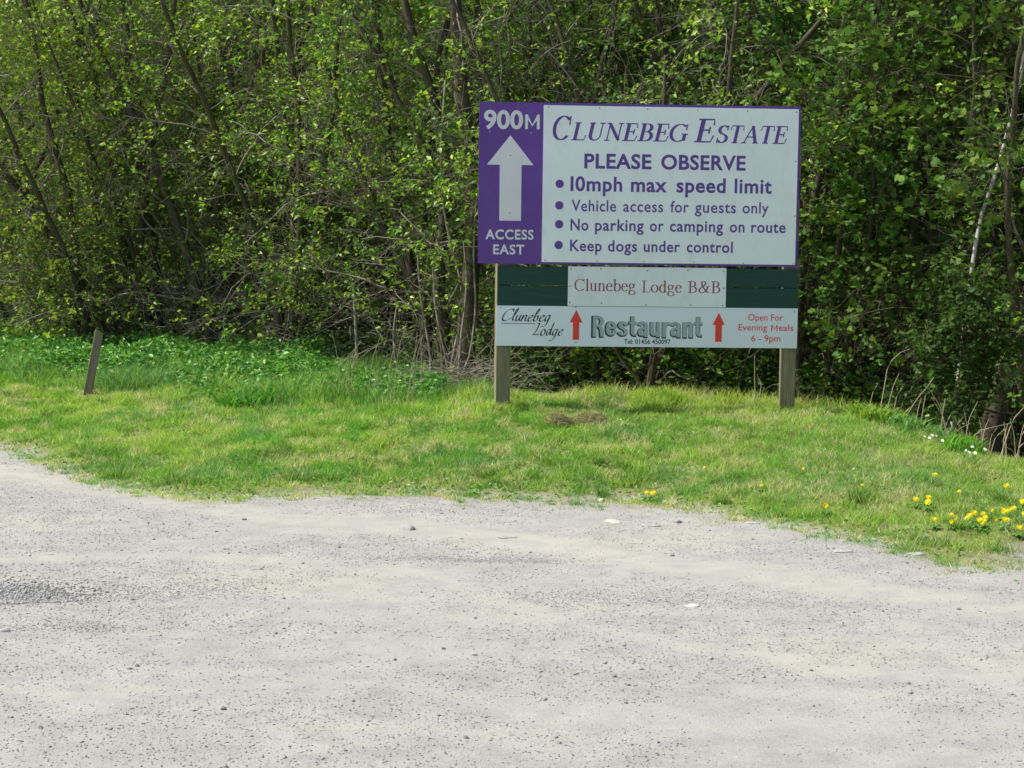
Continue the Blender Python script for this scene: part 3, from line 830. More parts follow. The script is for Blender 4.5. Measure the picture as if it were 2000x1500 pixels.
# ------------------------------------------------------------------ leaning stake on the left
def stick_mesh(name, pts, rad, mat, sides=6, flat=1.0):
    pts = np.asarray(pts, float)[None]; rad = np.asarray(rad, float)[None]
    v, f = tubes(pts, rad, sides)
    return np_mesh(name, v, f, mat, smooth=True)


def tubes(P, R, K):
    """P (N,S,3), R (N,S) -> verts, quads"""
    n, S_, _ = P.shape
    T = np.gradient(P, axis=1); T /= np.maximum(np.linalg.norm(T, axis=2, keepdims=True), 1e-9)
    ref = np.where(np.abs(T[..., 2:3]) > 0.9, np.array([1.0, 0, 0]), np.array([0, 0, 1.0]))
    A = np.cross(T, ref); A /= np.maximum(np.linalg.norm(A, axis=2, keepdims=True), 1e-9); B = np.cross(T, A)
    th = np.arange(K) / K * 2 * np.pi
    v = P[:, :, None] + R[:, :, None, None] * (A[:, :, None] * np.cos(th)[None, None, :, None] + B[:, :, None] * np.sin(th)[None, None, :, None])
    idx = np.arange(n * S_ * K).reshape(n, S_, K)
    q = np.stack([idx[:, :-1], np.roll(idx[:, :-1], -1, 2), np.roll(idx[:, 1:], -1, 2), idx[:, 1:]], -1).reshape(-1, 4)
    return v.reshape(-1, 3), q


gp = ground_point(170, 776)
top = W(191, 652, gp[1] * 1.0 / 1.0)
st = empty('leaning_stake', (gp[0], gp[1], gp[2]))
me = box_mesh('stake_body', (-.034, -.045, -0.25), (.034, .045, .60), MAT['stake_wood'], 0.004, 0.004)
for v in me.vertices:
    if v.co.z > 0.5: v.co.z += 0.02 * (-v.co.x / .038) + random.uniform(-.012, .012)
o = part('stake_body', me, st); o.rotation_euler = (0.0, math.atan2(191 - 168, 122), math.radians(14))
tag(st, 'short weathered wooden stake leaning right in the tall grass', 'stake')

# ------------------------------------------------------------------ trees
def unit(v): return v / np.maximum(np.linalg.norm(v, axis=-1, keepdims=True), 1e-9)


def resample(pts, n):
    pts = np.asarray(pts, float); d = np.concatenate([[0], np.cumsum(np.linalg.norm(np.diff(pts, axis=0), axis=1))])
    # smooth Catmull-like by dense interpolation then averaging
    t = np.linspace(0, d[-1], n * 6); q = np.stack([np.interp(t, d, pts[:, i]) for i in range(3)], -1)
    k = 9; pad = np.pad(q, ((k // 2, k // 2), (0, 0)), 'edge')
    q = np.stack([np.convolve(pad[:, i], np.ones(k) / k, 'valid') for i in range(3)], -1)
    return q[np.linspace(0, len(q) - 1, n).astype(int)]


def branch_from(P, R, count, tlo, thi, length, S_, r, up=0.1, droop=0.0, wig=0.25, spread=1.0, rfac=0.5, rmin=0.002, rmax=1, bias=None, lexp=0.5):
    """grow `count` children off the polylines P (N,S,3); returns (M,S_,3),(M,S_)"""
    n, S0, _ = P.shape
    par = r.integers(0, n, count) if count > n else r.permutation(n)[:count]
    t = tlo + (thi - tlo) * r.random(count)
    k = t * (S0 - 1); i = np.minimum(k.astype(int), S0 - 2); fr = (k - i)[:, None]
    base = P[par, i] * (1 - fr) + P[par, i + 1] * fr
    br = R[par, i] * (1 - fr[:, 0]) + R[par, i + 1] * fr[:, 0]
    tan = unit(P[par, i + 1] - P[par, i])
    rnd = r.normal(size=(count, 3)); side = unit(rnd - (rnd * tan).sum(-1, keepdims=True) * tan)
    d = unit(tan * 0.55 + side * spread + np.array([0, 0, up]) + (bias if bias is not None else 0))
    L = length[0] + (length[1] - length[0]) * r.random(count)
    L = L * (1 - 0.55 * t ** (1 / max(lexp, .01)))
    step = (L / (S_ - 1))[:, None]
    out = [base]; cur = d
    for s in range(1, S_):
        cur = unit(cur + r.normal(size=(count, 3)) * wig + np.array([0, 0, -droop]))
        out.append(out[-1] + cur * step)
    r0 = np.clip(br * rfac, rmin, rmax)
    RR = r0[:, None] * np.linspace(1, 0.35, S_)[None]
    return np.stack(out, 1), RR


def leaves_on(P, count, r, size, tlo=0.15, cluster=3, spread=0.06, palette=None, lobed=False, zmin=None):
    n, S0, _ = P.shape
    nc = count // cluster
    par = r.integers(0, n, nc); t = tlo + (1 - tlo) * r.random(nc) ** 0.7
    k = t * (S0 - 1); i = np.minimum(k.astype(int), S0 - 2); fr = (k - i)[:, None]
    base = P[par, i] * (1 - fr) + P[par, i + 1] * fr
    base = np.repeat(base, cluster, 0) + r.normal(size=(nc * cluster, 3)) * spread * 0.5
    m_ = len(base)
    s = size * (0.45 + 1.0 * r.random(m_) ** 1.3)
    d = unit(r.normal(size=(m_, 3)) * np.array([1, 1, .35]) + np.array([0, 0, -0.35]))      # blade direction, hanging a little
    nr = unit(r.normal(size=(m_, 3)) * 0.75 + np.array([-0.25, -0.15, 0.9])); nr = unit(nr - (nr * d).sum(-1, keepdims=True) * d)
    sd_ = np.cross(d, nr)
    S1 = s[:, None]
    wdt = 0.22 + 0.16 * r.random((m_, 1))
    if not lobed:
        v = np.stack([base, base + d * S1 * .45 + sd_ * S1 * wdt + nr * S1 * .16, base + d * S1 - nr * S1 * .12,
                      base + d * S1 * .45 - sd_ * S1 * wdt + nr * S1 * .10, ], 1)
        f = np.array([[0, 1, 2], [0, 2, 3]]); kk = 4
    else:   # five-lobed outline round a centre
        kk = 10; pts = [base]
        for ang, rad_ in ((-150, .35), (-95, .62), (-62, .38), (-38, .80), (0, .55 + .5), (38, .80), (62, .38), (95, .62), (150, .35)):
            a_ = math.radians(ang)
            pts.append(base + d * S1 * (.15 + rad_ * .62 * math.cos(a_)) + sd_ * S1 * rad_ * .62 * math.sin(a_) - nr * S1 * .10 * abs(math.sin(a_)) * rad_)
        v = np.stack(pts, 1); f = np.array([[0, j, j + 1] for j in range(1, 9)])
    F_ = (f[None] + (np.arange(m_) * kk)[:, None, None]).reshape(-1, 3)
    pal = np.array(palette); ci = r.integers(0, len(pal), m_)
    c = pal[ci] * (0.75 + 0.5 * r.random((m_, 1)))
    # whole clusters share a tone
    ct = np.repeat(0.8 + 0.4 * r.random((nc, 1)), cluster, 0)
    c = np.clip(np.repeat(c * ct, kk, 0), 0, .8)
    return v.reshape(-1, 3), F_, c


PAL_Y = [(.34, .50, .05), (.26, .43, .045), (.43, .56, .07), (.20, .37, .045), (.35, .46, .06)]
PAL_G = [(.10, .235, .035), (.14, .27, .04), (.08, .20, .034), (.18, .31, .045), (.09, .22, .05)]
PAL_M = PAL_Y + PAL_G[:3]


def build_tree(r, stems, stem_r, n1=40, n2=260, n3=1300, nleaf=9000, leaf=0.055, pal=PAL_Y, t1=(0.12, 0.98), L1=(0.7, 1.7), L2=(.3, .9), L3=(.15, .45),
               lobed=False, up=0.15, droop=0.03, bias=None):
    """stems (N,S,3) local coordinates; returns dict of meshes"""
    P0 = stems; R0_ = stem_r
    P1, R1 = branch_from(P0, R0_, n1, t1[0], t1[1], L1, 9, r, up=up, droop=droop, wig=.2, rfac=.34, rmin=.004, rmax=.015, bias=bias)
    P1b, R1b = P1[:, ::2], R1[:, ::2]
    P2, R2 = branch_from(P1b, R1b, n2, .12, 1.0, L2, 5, r, up=.12, droop=droop, wig=.28, rfac=.5, rmin=.0022, rmax=.006)
    P2s, R2s = branch_from(P0, R0_, n2 // 4, t1[0], 1.0, L2, 5, r, up=.1, droop=droop, wig=.28, rfac=.25, rmin=.0022, rmax=.006)
    P2 = np.concatenate([P2, P2s]); R2 = np.concatenate([R2, R2s])
    P3, R3 = branch_from(P2, R2, n3, .1, 1.0, L3, 4, r, up=.05, droop=.04, wig=.35, rfac=.6, rmin=.0017, rmax=.004)
    v0, q0 = tubes(P0, R0_, 8)
    v1, q1 = tubes(P1, R1, 4)
    v2, q2 = tubes(P2, R2, 3)
    v3, q3 = tubes(P3, R3, 3)
    vt = np.concatenate([v1, v2, v3]); qt = np.concatenate([q1, q2 + len(v1), q3 + len(v1) + len(v2)])
    vl, fl, cl = leaves_on(P3, nleaf, r, leaf, palette=pal, lobed=lobed, cluster=2 if lobed else 4)
    return (v0, q0), (vt, qt), (vl, fl, cl)


def tree_object(parts, loc, label, group, mats=('bark', 'twig', 'leaf'), name='tree'):
    (v0, q0), (vt, qt), (vl, fl, cl) = parts
    root = empty(name, loc)
    part('trunk', np_mesh('trunk', v0, q0, MAT[mats[0]], smooth=True), root)
    part('branches', np_mesh('branches', vt, qt, MAT[mats[1]]), root)
    part('crown', np_mesh('crown', vl, fl, MAT[mats[2]], cl), root)
    return tag(root, label, 'tree', group)


def copy_tree(root, loc, rz, s, label, group):
    c = root.copy(); col.objects.link(c); c.location = loc; c.rotation_euler = (0, 0, rz); c.scale = (s, s, s)
    c['label'] = label; c['group'] = group
    for ch in root.children:
        d = ch.copy(); col.objects.link(d); d.parent = c
    return c


def random_stems(r, n, H, lean=0.35, S_=16, spread=.18, r0=(.03, .055)):
    out, rad = [], []
    for k in range(n):
        a = r.random() * 6.283; b = np.array([math.cos(a), math.sin(a), 0]) * spread * r.random()
        d = unit(np.array([math.cos(a) * lean * r.random(), math.sin(a) * lean * r.random(), 1.0]))
        h = H * (.75 + .3 * r.random()); pts = [b - np.array([0, 0, .25])]
        for s in range(S_ - 1):
            d = unit(d + r.normal(size=3) * np.array([.09, .09, .03]) + np.array([0, 0, .03]))
            pts.append(pts[-1] + d * h / (S_ - 1))
        out.append(pts); rr = r0[0] + (r0[1] - r0[0]) * r.random()
        rad.append(rr * (1 - .82 * np.linspace(0, 1, S_) ** 1.1))
    return np.array(out), np.array(rad)


GL_, GM_, GR_ = 'trees of the tangled wood behind the left grass', 'trees of the wood behind the sign', 'trees of the dark wood on the right'
LAB = {GL_: 'leafy many stemmed tree in the tangled wood behind the left grass bank',
       GM_: 'leafy tree crowding up close behind the notice board',
       GR_: 'dark leafy tree in the wood right of the notice board'}
protos = []
VARS = [dict(n=5, H=6.5, pal=PAL_Y, leaf=.048, nleaf=10500), dict(n=4, H=7.0, pal=PAL_M, leaf=.052, nleaf=10500), dict(n=6, H=6.0, pal=PAL_Y, leaf=.044, nleaf=9500),
        dict(n=3, H=7.5, pal=PAL_M, leaf=.056, nleaf=9500), dict(n=4, H=6.0, pal=PAL_G, leaf=.075, nleaf=5600, lobed=True)]
for i, d in enumerate(VARS):
    r = np.random.default_rng(100 + i)
    st_, sr_ = random_stems(r, d['n'], d['H'])
    protos.append(build_tree(r, st_, sr_, nleaf=d['nleaf'], leaf=d['leaf'], pal=d['pal'], lobed=d.get('lobed', False), n1=52, n2=400, n3=2600, t1=(.09, .97)))
roots = {}


def place_label(px, py, row):
    q = 1000 + FPX * px / py
    near = ('at the front of the wood', 'just behind the front trees', 'deep in the wood')[0 if row == 0 else (1 if row < 3 else 2)]
    if q < 120: w_ = 'beyond the left end of the grass bank'
    elif q < 300: w_ = 'behind the leaning stake'
    elif q < 520: w_ = 'right of the leaning stake'
    elif q < 720: w_ = 'halfway between the stake and the board'
    elif q < 930: w_ = 'just left of the board'
    elif q < 1070: w_ = 'behind the purple arrow end of the board'
    elif q < 1300: w_ = 'behind the left half of the white panel'
    elif q < 1560: w_ = 'behind the right half of the white panel'
    elif q < 1750: w_ = 'just right of the board'
    else: w_ = 'towards the far right edge'
    return 'leafy tree ' + near + ' ' + w_


r = np.random.default_rng(77)
spots = []
for row, off in enumerate((0.5, 1.7, 3.2, 5.2, 7.8, 11.0)):
    step = (1.15, 1.2, 1.4, 1.7, 2.0, 2.4)[row]
    x = -6.6 - row * .7
    while x < 6.4 + row * .8:
        px = x + r.normal() * .25; py = float(y_wood(px)) + off + r.normal() * .3
        spots.append((px, py, row)); x += step
for px, py, row in spots:
    right = px > 2.6; midd = -0.8 < px <= 2.6
    k = int(r.integers(0, 4))
    if right: k = int(r.choice([3, 4, 4, 4]))
    elif midd and r.random() < .3: k = 4
    grp = GR_ if right else (GM_ if midd else GL_)
    s = 1.0 + .25 * (row > 2) + r.normal() * .08 + .03 * row
    z = float(height(px, py))
    if k not in roots:
        roots[k] = tree_object(protos[k], (px, py, z), place_label(px, py, row), grp, mats=('bark', 'bark' if k == 4 else 'twig', 'leaf_big' if k == 4 else 'leaf'))
        roots[k].rotation_euler = (0, 0, r.random() * 6.28); roots[k].scale = (s, s, s)
    else:
        copy_tree(roots[k], (px, py, z), r.random() * 6.28, s, place_label(px, py, row), grp)

# trees one can tell apart, their stems traced at their own distance
def named_tree(label, group, stems, seed, mats=('bark', 'twig', 'leaf'), name='tree', **kw):
    r = np.random.default_rng(seed)
    P, R_ = [], []
    for pts, depth, r0, r1 in stems:
        pp = [W(px, py, depth + dd) for (px, py, dd) in [(q + (0,))[:3] for q in pts]]
        P.append(resample(pp, 18)); R_.append(np.linspace(r0, r1, 18))
    P = np.array(P); R_ = np.array(R_)
    b = P[0, 0].copy(); b[2] = float(height(b[0], b[1]))
    P = P - b
    parts = build_tree(r, P, R_, **kw)
    return tree_object(parts, tuple(b), label, group, mats, name)


named_tree('tree with thick dark twin trunks just left of the board', GM_, [
    ([(905, 775), (912, 620), (925, 480), (927, 350), (905, 220), (893, 60), (880, -150), (870, -500)], 15.6, .095, .03),
    ([(860, 770), (872, 640), (850, 560), (870, 420), (872, 300), (845, 180), (800, 60), (770, -120), (740, -400)], 16.0, .07, .02)], 301,
    n1=34, n2=170, n3=800, nleaf=3600, leaf=.058, pal=PAL_M)
named_tree('forked mossy tree with stems splitting low beside the twin trunks', GL_, [
    ([(830, 765), (838, 640), (800, 520), (770, 380), (752, 230), (738, 60), (720, -160), (700, -500)], 16.6, .065, .02),
    ([(832, 765), (838, 650), (812, 560), (760, 470), (700, 330), (650, 180), (610, 20), (560, -300)], 16.6, .05, .015)], 302,
    n1=30, n2=160, n3=800, nleaf=3400, leaf=.056, pal=PAL_M)
named_tree('tree with dark stems leaning far left above the stake', GL_, [
    ([(238, 720), (205, 610), (140, 520), (75, 430), (20, 350), (-60, 240), (-200, 60)], 19.4, .085, .02),
    ([(235, 720), (180, 640), (95, 560), (0, 480), (-120, 380), (-250, 200)], 19.3, .06, .02),
    ([(240, 720), (228, 600), (190, 430), (165, 250), (120, 100), (60, -150)], 19.6, .06, .015)], 303,
    n1=34, n2=170, n3=800, nleaf=3800, leaf=.056, pal=PAL_Y)
named_tree('slim tree arching left over the left grass, small bright leaves', GL_, [
    ([(420, 735), (400, 600), (350, 450), (290, 280), (205, 120), (130, -60), (20, -300)], 18.8, .06, .015),
    ([(425, 735), (430, 560), (420, 380), (455, 200), (440, 30), (420, -240)], 18.9, .055, .015)], 304,
    n1=32, n2=180, n3=900, nleaf=4200, leaf=.055, pal=PAL_Y)
named_tree('tree with crooked dark trunk in the wood right of the board', GR_, [
    ([(1850, 860), (1842, 740), (1822, 600), (1826, 440), (1800, 330), (1752, 235), (1740, 120), (1746, -20), (1740, -200), (1720, -500)], 14.6, .075, .025)], 305,
    n1=26, n2=130, n3=600, nleaf=2600, leaf=.078, pal=PAL_G, lobed=True, mats=('bark', 'twig', 'leaf_big'))
named_tree('thick dark leaning tree at the far right edge of the wood', GR_, [
    ([(1925, 900), (1955, 760), (1995, 620), (2040, 480), (2080, 300), (2100, 50), (2110, -300)], 13.7, .10, .04),
    ([(1990, 900), (1985, 760), (1975, 600), (1990, 420), (2030, 200), (2050, -100)], 14.1, .07, .03)], 306,
    n1=28, n2=150, n3=700, nleaf=3000, leaf=.06, pal=PAL_M)
named_tree('slender pale birch leaning right in the right wood', GR_, [
    ([(1850, 900), (1872, 740), (1893, 560), (1912, 432), (1948, 330), (1965, 270), (1992, 160), (2002, 90), (2030, -120)], 13.3, .019, .012)], 307,
    n1=8, n2=30, n3=140, nleaf=500, leaf=.05, pal=PAL_Y, mats=('birch', 'twig', 'leaf'), t1=(.5, .98), name='birch_tree')
named_tree('dark leafy bush at the foot of the pale birch, on the right', GR_, [
    ([(1880, 905), (1872, 760), (1890, 620), (1880, 520)], 12.95, .02, .006), ([(1884, 905), (1915, 760), (1935, 640), (1925, 560)], 12.95, .018, .006),
    ([(1878, 905), (1840, 790), (1810, 690), (1815, 600)], 13.0, .018, .006)], 310,
    n1=40, n2=150, n3=600, nleaf=3000, leaf=.055, pal=[(.05, .12, .022), (.07, .15, .025), (.04, .10, .02)], mats=('bark', 'bark', 'leaf_big'), t1=(.25, 1.0), L1=(.25, .6), L2=(.15, .4), L3=(.1, .25), name='bush')
named_tree('small mossy tree seen between the posts under the board', GM_, [
    ([(1262, 800), (1270, 745), (1277, 700), (1280, 600), (1290, 400), (1300, 100)], 14.5, .035, .015),
    ([(1264, 780), (1245, 740), (1215, 705), (1180, 640), (1150, 500)], 14.5, .02, .01)], 308,
    n1=16, n2=90, n3=420, nleaf=1500, leaf=.05, pal=PAL_G)
named_tree('thin pale barked sapling close beside the left end of the board', GM_, [
    ([(878, 770), (884, 690), (905, 620), (900, 540), (878, 470), (865, 400), (860, 300), (870, 150)], 15.6, .016, .008),
    ([(888, 770), (920, 690), (930, 600), (925, 500), (928, 420), (940, 300)], 15.5, .014, .007),
    ([(838, 770), (842, 700), (832, 640), (820, 570), (815, 480)], 15.9, .017, .007), ([(898, 775), (896, 720), (900, 660), (908, 600), (912, 540), (905, 470)], 15.3, .013, .006),
    ([(872, 775), (875, 720), (862, 660), (850, 600), (845, 520)], 15.5, .012, .005), ([(700, 765), (698, 700), (694, 620), (690, 560)], 17.2, .024, .012),
    ([(775, 765), (772, 700), (768, 650), (776, 590)], 16.6, .016, .008)], 309,
    n1=10, n2=40, n3=180, nleaf=600, leaf=.05, pal=PAL_Y, mats=('pale', 'twig', 'leaf'), name='sapling')

# ------------------------------------------------------------------ bare twigs hanging out of the wood edge (countless)
r = np.random.default_rng(500)
n = 1100
bx = -6 + np.where(r.random(n) < .75, 6.3 * r.random(n), 11.5 * r.random(n)); by = y_wood(bx) - 0.1 + .7 * r.random(n)
bz = height(bx, by) + np.where(r.random(n) < .62, .08 + .75 * r.random(n), 1 + 2.8 * r.random(n))
base = np.stack([bx, by, bz], -1); d = unit(r.normal(size=(n, 3)) * np.array([1, .45, .5]) + np.array([.1, -.2, .1]))
out_ = [base]; L = .35 + .75 * r.random(n)
for s in range(6):
    d = unit(d + r.normal(size=(n, 3)) * .22 + np.array([0, 0, -.03])); out_.append(out_[-1] + d * (L / 6)[:, None])
P = np.stack(out_, 1); R_ = (.0028 + .0045 * r.random(n) ** 3)[:, None] * np.linspace(1, .4, 7)[None]
P2, R2 = branch_from(P, R_, 2800, .2, 1.0, (.1, .35), 4, r, wig=.3, rfac=.6, rmin=.0015)
v1, q1 = tubes(P, R_, 4); v2, q2 = tubes(P2, R2, 3)
tag(mesh_obj('dead_twigs', np_mesh('dead_twigs', np.concatenate([v1, v2]), np.concatenate([q1, q2 + len(v1)]), MAT['pale'])),
    'tangle of bare pale twigs along the edge of the wood', 'twigs', kind='stuff')

# heap of dead brushwood beside the left post
n = 260
c0 = ground_point(905, 772); c0[1] += .8
base = np.stack([c0[0] + r.normal(size=n) * .22, c0[1] + .3 + r.normal(size=n) * .2, height(c0[0], c0[1] + .3) + .02 + .30 * r.random(n)], -1)
d = unit(r.normal(size=(n, 3)) * np.array([1, .5, .35])); out_ = [base]
for s in range(5):
    d = unit(d + r.normal(size=(n, 3)) * .2); out_.append(out_[-1] + d * .09)
P = np.stack(out_, 1) ; R_ = np.full((n, 6), .0025) * np.linspace(1.3, .5, 6)[None]
v1, q1 = tubes(P, R_, 3)
tag(mesh_obj('brushwood', np_mesh('brushwood', v1, q1, MAT['pale'])), 'low heap of dead grey brushwood at the left post', 'brushwood', kind='stuff')

# ------------------------------------------------------------------ low leaves under the wood's edge
def low_leaves(name, label, n, fx, ylo, yhi, zhi, size, pal, mat, seed, tilt=.8, lobed=False, fade=None):
    r = np.random.default_rng(seed)
    x = fx[0] + (fx[1] - fx[0]) * r.random(n); a, b = ylo(x), yhi(x)
    y = a + (b - a) * r.random(n)
    dn = fbm(x, y, .6, seed + 7)
    keep = r.random(n) < np.clip((dn - .3) * 3.2, .08, 1)
    x, y, dn = x[keep], y[keep], dn[keep]
    z = height(x, y) + zhi(x, y) * (dn * 1.2) * r.random(len(x)) ** .7
    P = np.stack([x, y, z], -1)[:, None, :] + np.array([[0, 0, 0], [.001, 0, .001]])[None]
    n_ = len(x)
    s = size * (.5 + .9 * r.random(n_))
    d = unit(r.normal(size=(n_, 3)) * np.array([1, 1, .4])); nr = unit(r.normal(size=(n_, 3)) * tilt + np.array([0, 0, 1])); nr = unit(nr - (nr * d).sum(-1, keepdims=True) * d)
    sd_ = np.cross(d, nr); b_ = np.stack([x, y, z], -1); S1 = s[:, None]
    v = np.stack([b_, b_ + d * S1 * .45 + sd_ * S1 * .3 + nr * S1 * .08, b_ + d * S1 - nr * S1 * .15, b_ + d * S1 * .45 - sd_ * S1 * .3 + nr * S1 * .08], 1).reshape(-1, 3)
    f = (np.array([[0, 1, 2], [0, 2, 3]])[None] + (np.arange(n_) * 4)[:, None, None]).reshape(-1, 3)
    pal = np.array(pal); c = pal[r.integers(0, len(pal), n_)] * (.7 + .6 * r.random((n_, 1)))
    return tag(mesh_obj(name, np_mesh(name, v, f, mat, np.repeat(c, 4, 0))), label, 'undergrowth', kind='stuff')


low_leaves('undergrowth', 'low leafy undergrowth at the foot of the wood', 36000, (-7, 6), lambda x: y_wood(x) - .25 + .5 * (x < -.4), lambda x: y_wood(x) + 1.8, lambda x, y: .9 - .45 * (x < -.4), .06,
           PAL_G + PAL_G + PAL_Y[:2], MAT['leaf'], 600)
HERB = [(.13, .33, .055), (.20, .42, .07), (.09, .25, .06), (.28, .47, .09), (.17, .35, .11)]
low_leaves('nettles', 'bright green nettles and broad leaved herbs below the left wood', 60000, (-6.2, -.55), lambda x: y_crest(x) + .25 + .25 * (fbm(x, x * 0, .7, 5) - .5), lambda x: y_wood(x) + .3,
           lambda x, y: .34 * (.55 + .9 * fbm(x, y, .45, 333)) * sstep((y - y_crest(x) - .2) / .5), .055, HERB, MAT['herb'], 610)


# ------------------------------------------------------------------ grass
def blades(name, label, x, y, length, width, c, seed, lean=.5, cat='grass', droop=.35):
    r = np.random.default_rng(seed); n = len(x)
    z = height(x, y) - .004
    a = r.random(n) * 6.283; ln_ = lean * (.2 + r.random(n))
    d = unit(np.stack([np.cos(a) * ln_, np.sin(a) * ln_, np.ones(n)], -1))
    b = r.random(n) * 6.283; sd_ = np.stack([np.cos(b), np.sin(b), 0 * b], -1) * width[:, None]
    p0 = np.stack([x, y, z], -1); L = length[:, None]
    mid = p0 + d * L * .55
    tip = mid + unit(d + np.stack([np.cos(a), np.sin(a), -.25 + 0 * a], -1) * droop * (.3 + 1.2 * r.random((n, 1)))) * L * .5
    v = np.stack([p0 - sd_ * .5, p0 + sd_ * .5, mid + sd_ * .42, mid - sd_ * .38, tip], 1).reshape(-1, 3)
    k = (np.arange(n) * 5)[:, None]
    f4 = np.array([[0, 1, 2, 3]]) + k; f3 = np.array([[3, 2, 4]]) + k
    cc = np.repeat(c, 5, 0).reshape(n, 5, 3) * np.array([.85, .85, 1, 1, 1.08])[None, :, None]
    return tag(mesh_obj(name, np_mesh(name, v, [f4, f3], MAT['grass'], cc.reshape(-1, 3))), label, cat, kind='stuff')


def grass_colour(x, y, r, dryness=0.0):
    a = .45 * fbm(x, y, .75, 801) + .3 * fbm(x, y, .22, 803) + .25 * fbm(x, y, .08, 805) + .10 * np.clip((y - y_edge(x)) / np.maximum(y_crest(x) - y_edge(x), .5) - .45, -.6, .5); b = fbm(x, y, .45, 811); q = fbm(x, y, .18, 821)
    green = np.array([.22, .48, .07]); yell = np.array([.52, .68, .13]); straw = np.array([.70, .67, .42]); blue = np.array([.20, .44, .15])
    n = len(x)
    t = np.clip((a - .40) * 6.0 + (q - .5) * 2.0 + r.normal(size=n) * .28, 0, 1)[:, None]
    c = green * (1 - t) + yell * t
    bl = np.clip((b - .60) * 5, 0, .8)[:, None]; c = c * (1 - bl) + blue * bl
    q2 = fbm(x, y, .10, 833); ps = np.clip((q - .56) * 3.4 + (q2 - .5) * 3.0 + dryness + .10, .05, .9)
    m_ = (r.random(n) < ps)[:, None]
    c = np.where(m_, straw * (.75 + .5 * r.random((n, 1))), c)
    return c * (.5 + .8 * r.random((n, 1)))


r = np.random.default_rng(900)
n = 480000
x = -5.6 + 10.8 * r.random(n)
lo, hi = y_edge(x) - .32, y_crest(x) + .9
y = lo + (hi - lo) * r.random(n)
inview = (np.abs(x) < y * .33 + .4)
S_ = edge_s(x, y)
rightdry = np.clip((x - .5) / 2.5, 0, 1) * np.clip((y - y_edge(x)) / 1.2, 0, 1)
patch = fbm(x, y, .28, 55)
fuzz = .34 + .45 * np.clip((x - .9) / 1.5, 0, 1)
p = np.clip((S_ + .08) / fuzz + (patch - .60) * 3.2, 0, 1) * np.clip(1.9 * fbm(x, y, .14, 57) - .2, .1, 1)
keep = inview & (r.random(n) < p)
x, y, S_, patch, rightdry = x[keep], y[keep], S_[keep], patch[keep], rightdry[keep]
tt = np.clip((y - y_edge(x)) / np.maximum(y_crest(x) - y_edge(x), .5), 0, 1)
Lg = (.014 + .06 * fbm(x, y, .16, 77) ** 1.6 * 1.6 + .020 * r.random(len(x))) * (.35 + .8 * np.clip(S_ / .6, 0, 1))
beyond = np.clip((y - y_crest(x)) / .5, 0, 1); Lg = Lg * (1 + 1.1 * beyond * (x < 0))
cg = grass_colour(x, y, r, .10 * rightdry + .34 * (1 - np.clip(S_ / .4, 0, 1)) + .06 * tt)
yel = (rightdry * .35)[:, None]; cg = cg * (1 - yel) + np.array([.52, .62, .20]) * (.8 + .4 * r.random((len(x), 1))) * yel
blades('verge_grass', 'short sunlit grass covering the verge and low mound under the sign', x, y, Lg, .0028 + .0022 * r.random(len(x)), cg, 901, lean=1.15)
# little tufts creeping over the gravel edge, and broad-leaved weeds in the turf
nt_ = 620
cx = -5.2 + 9.8 * r.random(nt_); cy = y_edge(cx) + .05 - np.abs(r.normal(size=nt_)) * np.where(cx > 1.2, .22, .12)
k = r.integers(8, 46, nt_); x = np.repeat(cx, k); y = np.repeat(cy, k); sp_ = np.repeat(.012 + .04 * r.random(nt_), k)
x = x + r.normal(size=len(x)) * sp_; y = y + r.normal(size=len(y)) * sp_ * .8
cg = grass_colour(x, y, r, .22)
blades('edge_grass', 'small ragged grass tufts creeping out over the gravel edge', x, y, np.repeat(.018 + .04 * r.random(nt_) ** 1.5, k) * (.6 + .6 * r.random(len(x))), .003 + .002 * r.random(len(x)), cg, 904, lean=1.3)
# darker, longer tussocks standing out of the short turf
nt_ = 330
cx = -5.0 + 9.4 * r.random(nt_); cy = y_edge(cx) + .12 + (y_crest(cx) - y_edge(cx)) * r.random(nt_) ** 1.1
k = r.integers(40, 150, nt_); x = np.repeat(cx, k); y = np.repeat(cy, k); sp_ = np.repeat(.015 + .045 * r.random(nt_), k)
x = x + r.normal(size=len(x)) * sp_; y = y + r.normal(size=len(y)) * sp_ * .8
tone = np.repeat(r.random((nt_, 1)), k, 0)
cg = (np.array([.12, .32, .05]) * (1 - tone) + np.array([.30, .50, .09]) * tone) * (.5 + .8 * r.random((len(x), 1)))
cg = np.where(r.random((len(x), 1)) < .16, np.array([.66, .62, .38]), cg)
blades('tussocks', 'darker tussocks of longer grass dotted over the short verge', x, y, np.repeat(.05 + .07 * r.random(nt_) ** 1.5, k) * (.5 + .7 * r.random(len(x))), .003 + .002 * r.random(len(x)), cg, 905, lean=.9, droop=.6)
# taller tufts along the crest and in the lush strip on the left
n = 70000
x = -6.2 + 6.0 * r.random(n); lo = y_crest(x) + .05; y = lo + (y_wood(x) + .2 - lo) * r.random(n)
k = fbm(x, y, .5, 95); keep = r.random(n) < np.clip((k - .30) * 3, .05, 1)
x, y, k = x[keep], y[keep], k[keep]
Lg = (.10 + .30 * k * r.random(len(x))) * np.clip((y - y_crest(x)) / .5 + .3, .3, 1)
g0 = np.array([.15, .37, .075]); g1 = np.array([.34, .55, .11])
t = np.clip(fbm(x, y, .4, 97) * 2 - .6, 0, 1)[:, None]
cg = (g0 * (1 - t) + g1 * t) * (.5 + .85 * r.random((len(x), 1)))
dry = (r.random(len(x)) < .09)[:, None]; cg = np.where(dry, np.array([.68, .60, .36]), cg)
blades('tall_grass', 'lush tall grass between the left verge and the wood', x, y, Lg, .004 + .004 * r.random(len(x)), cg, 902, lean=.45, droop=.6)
n = 9000
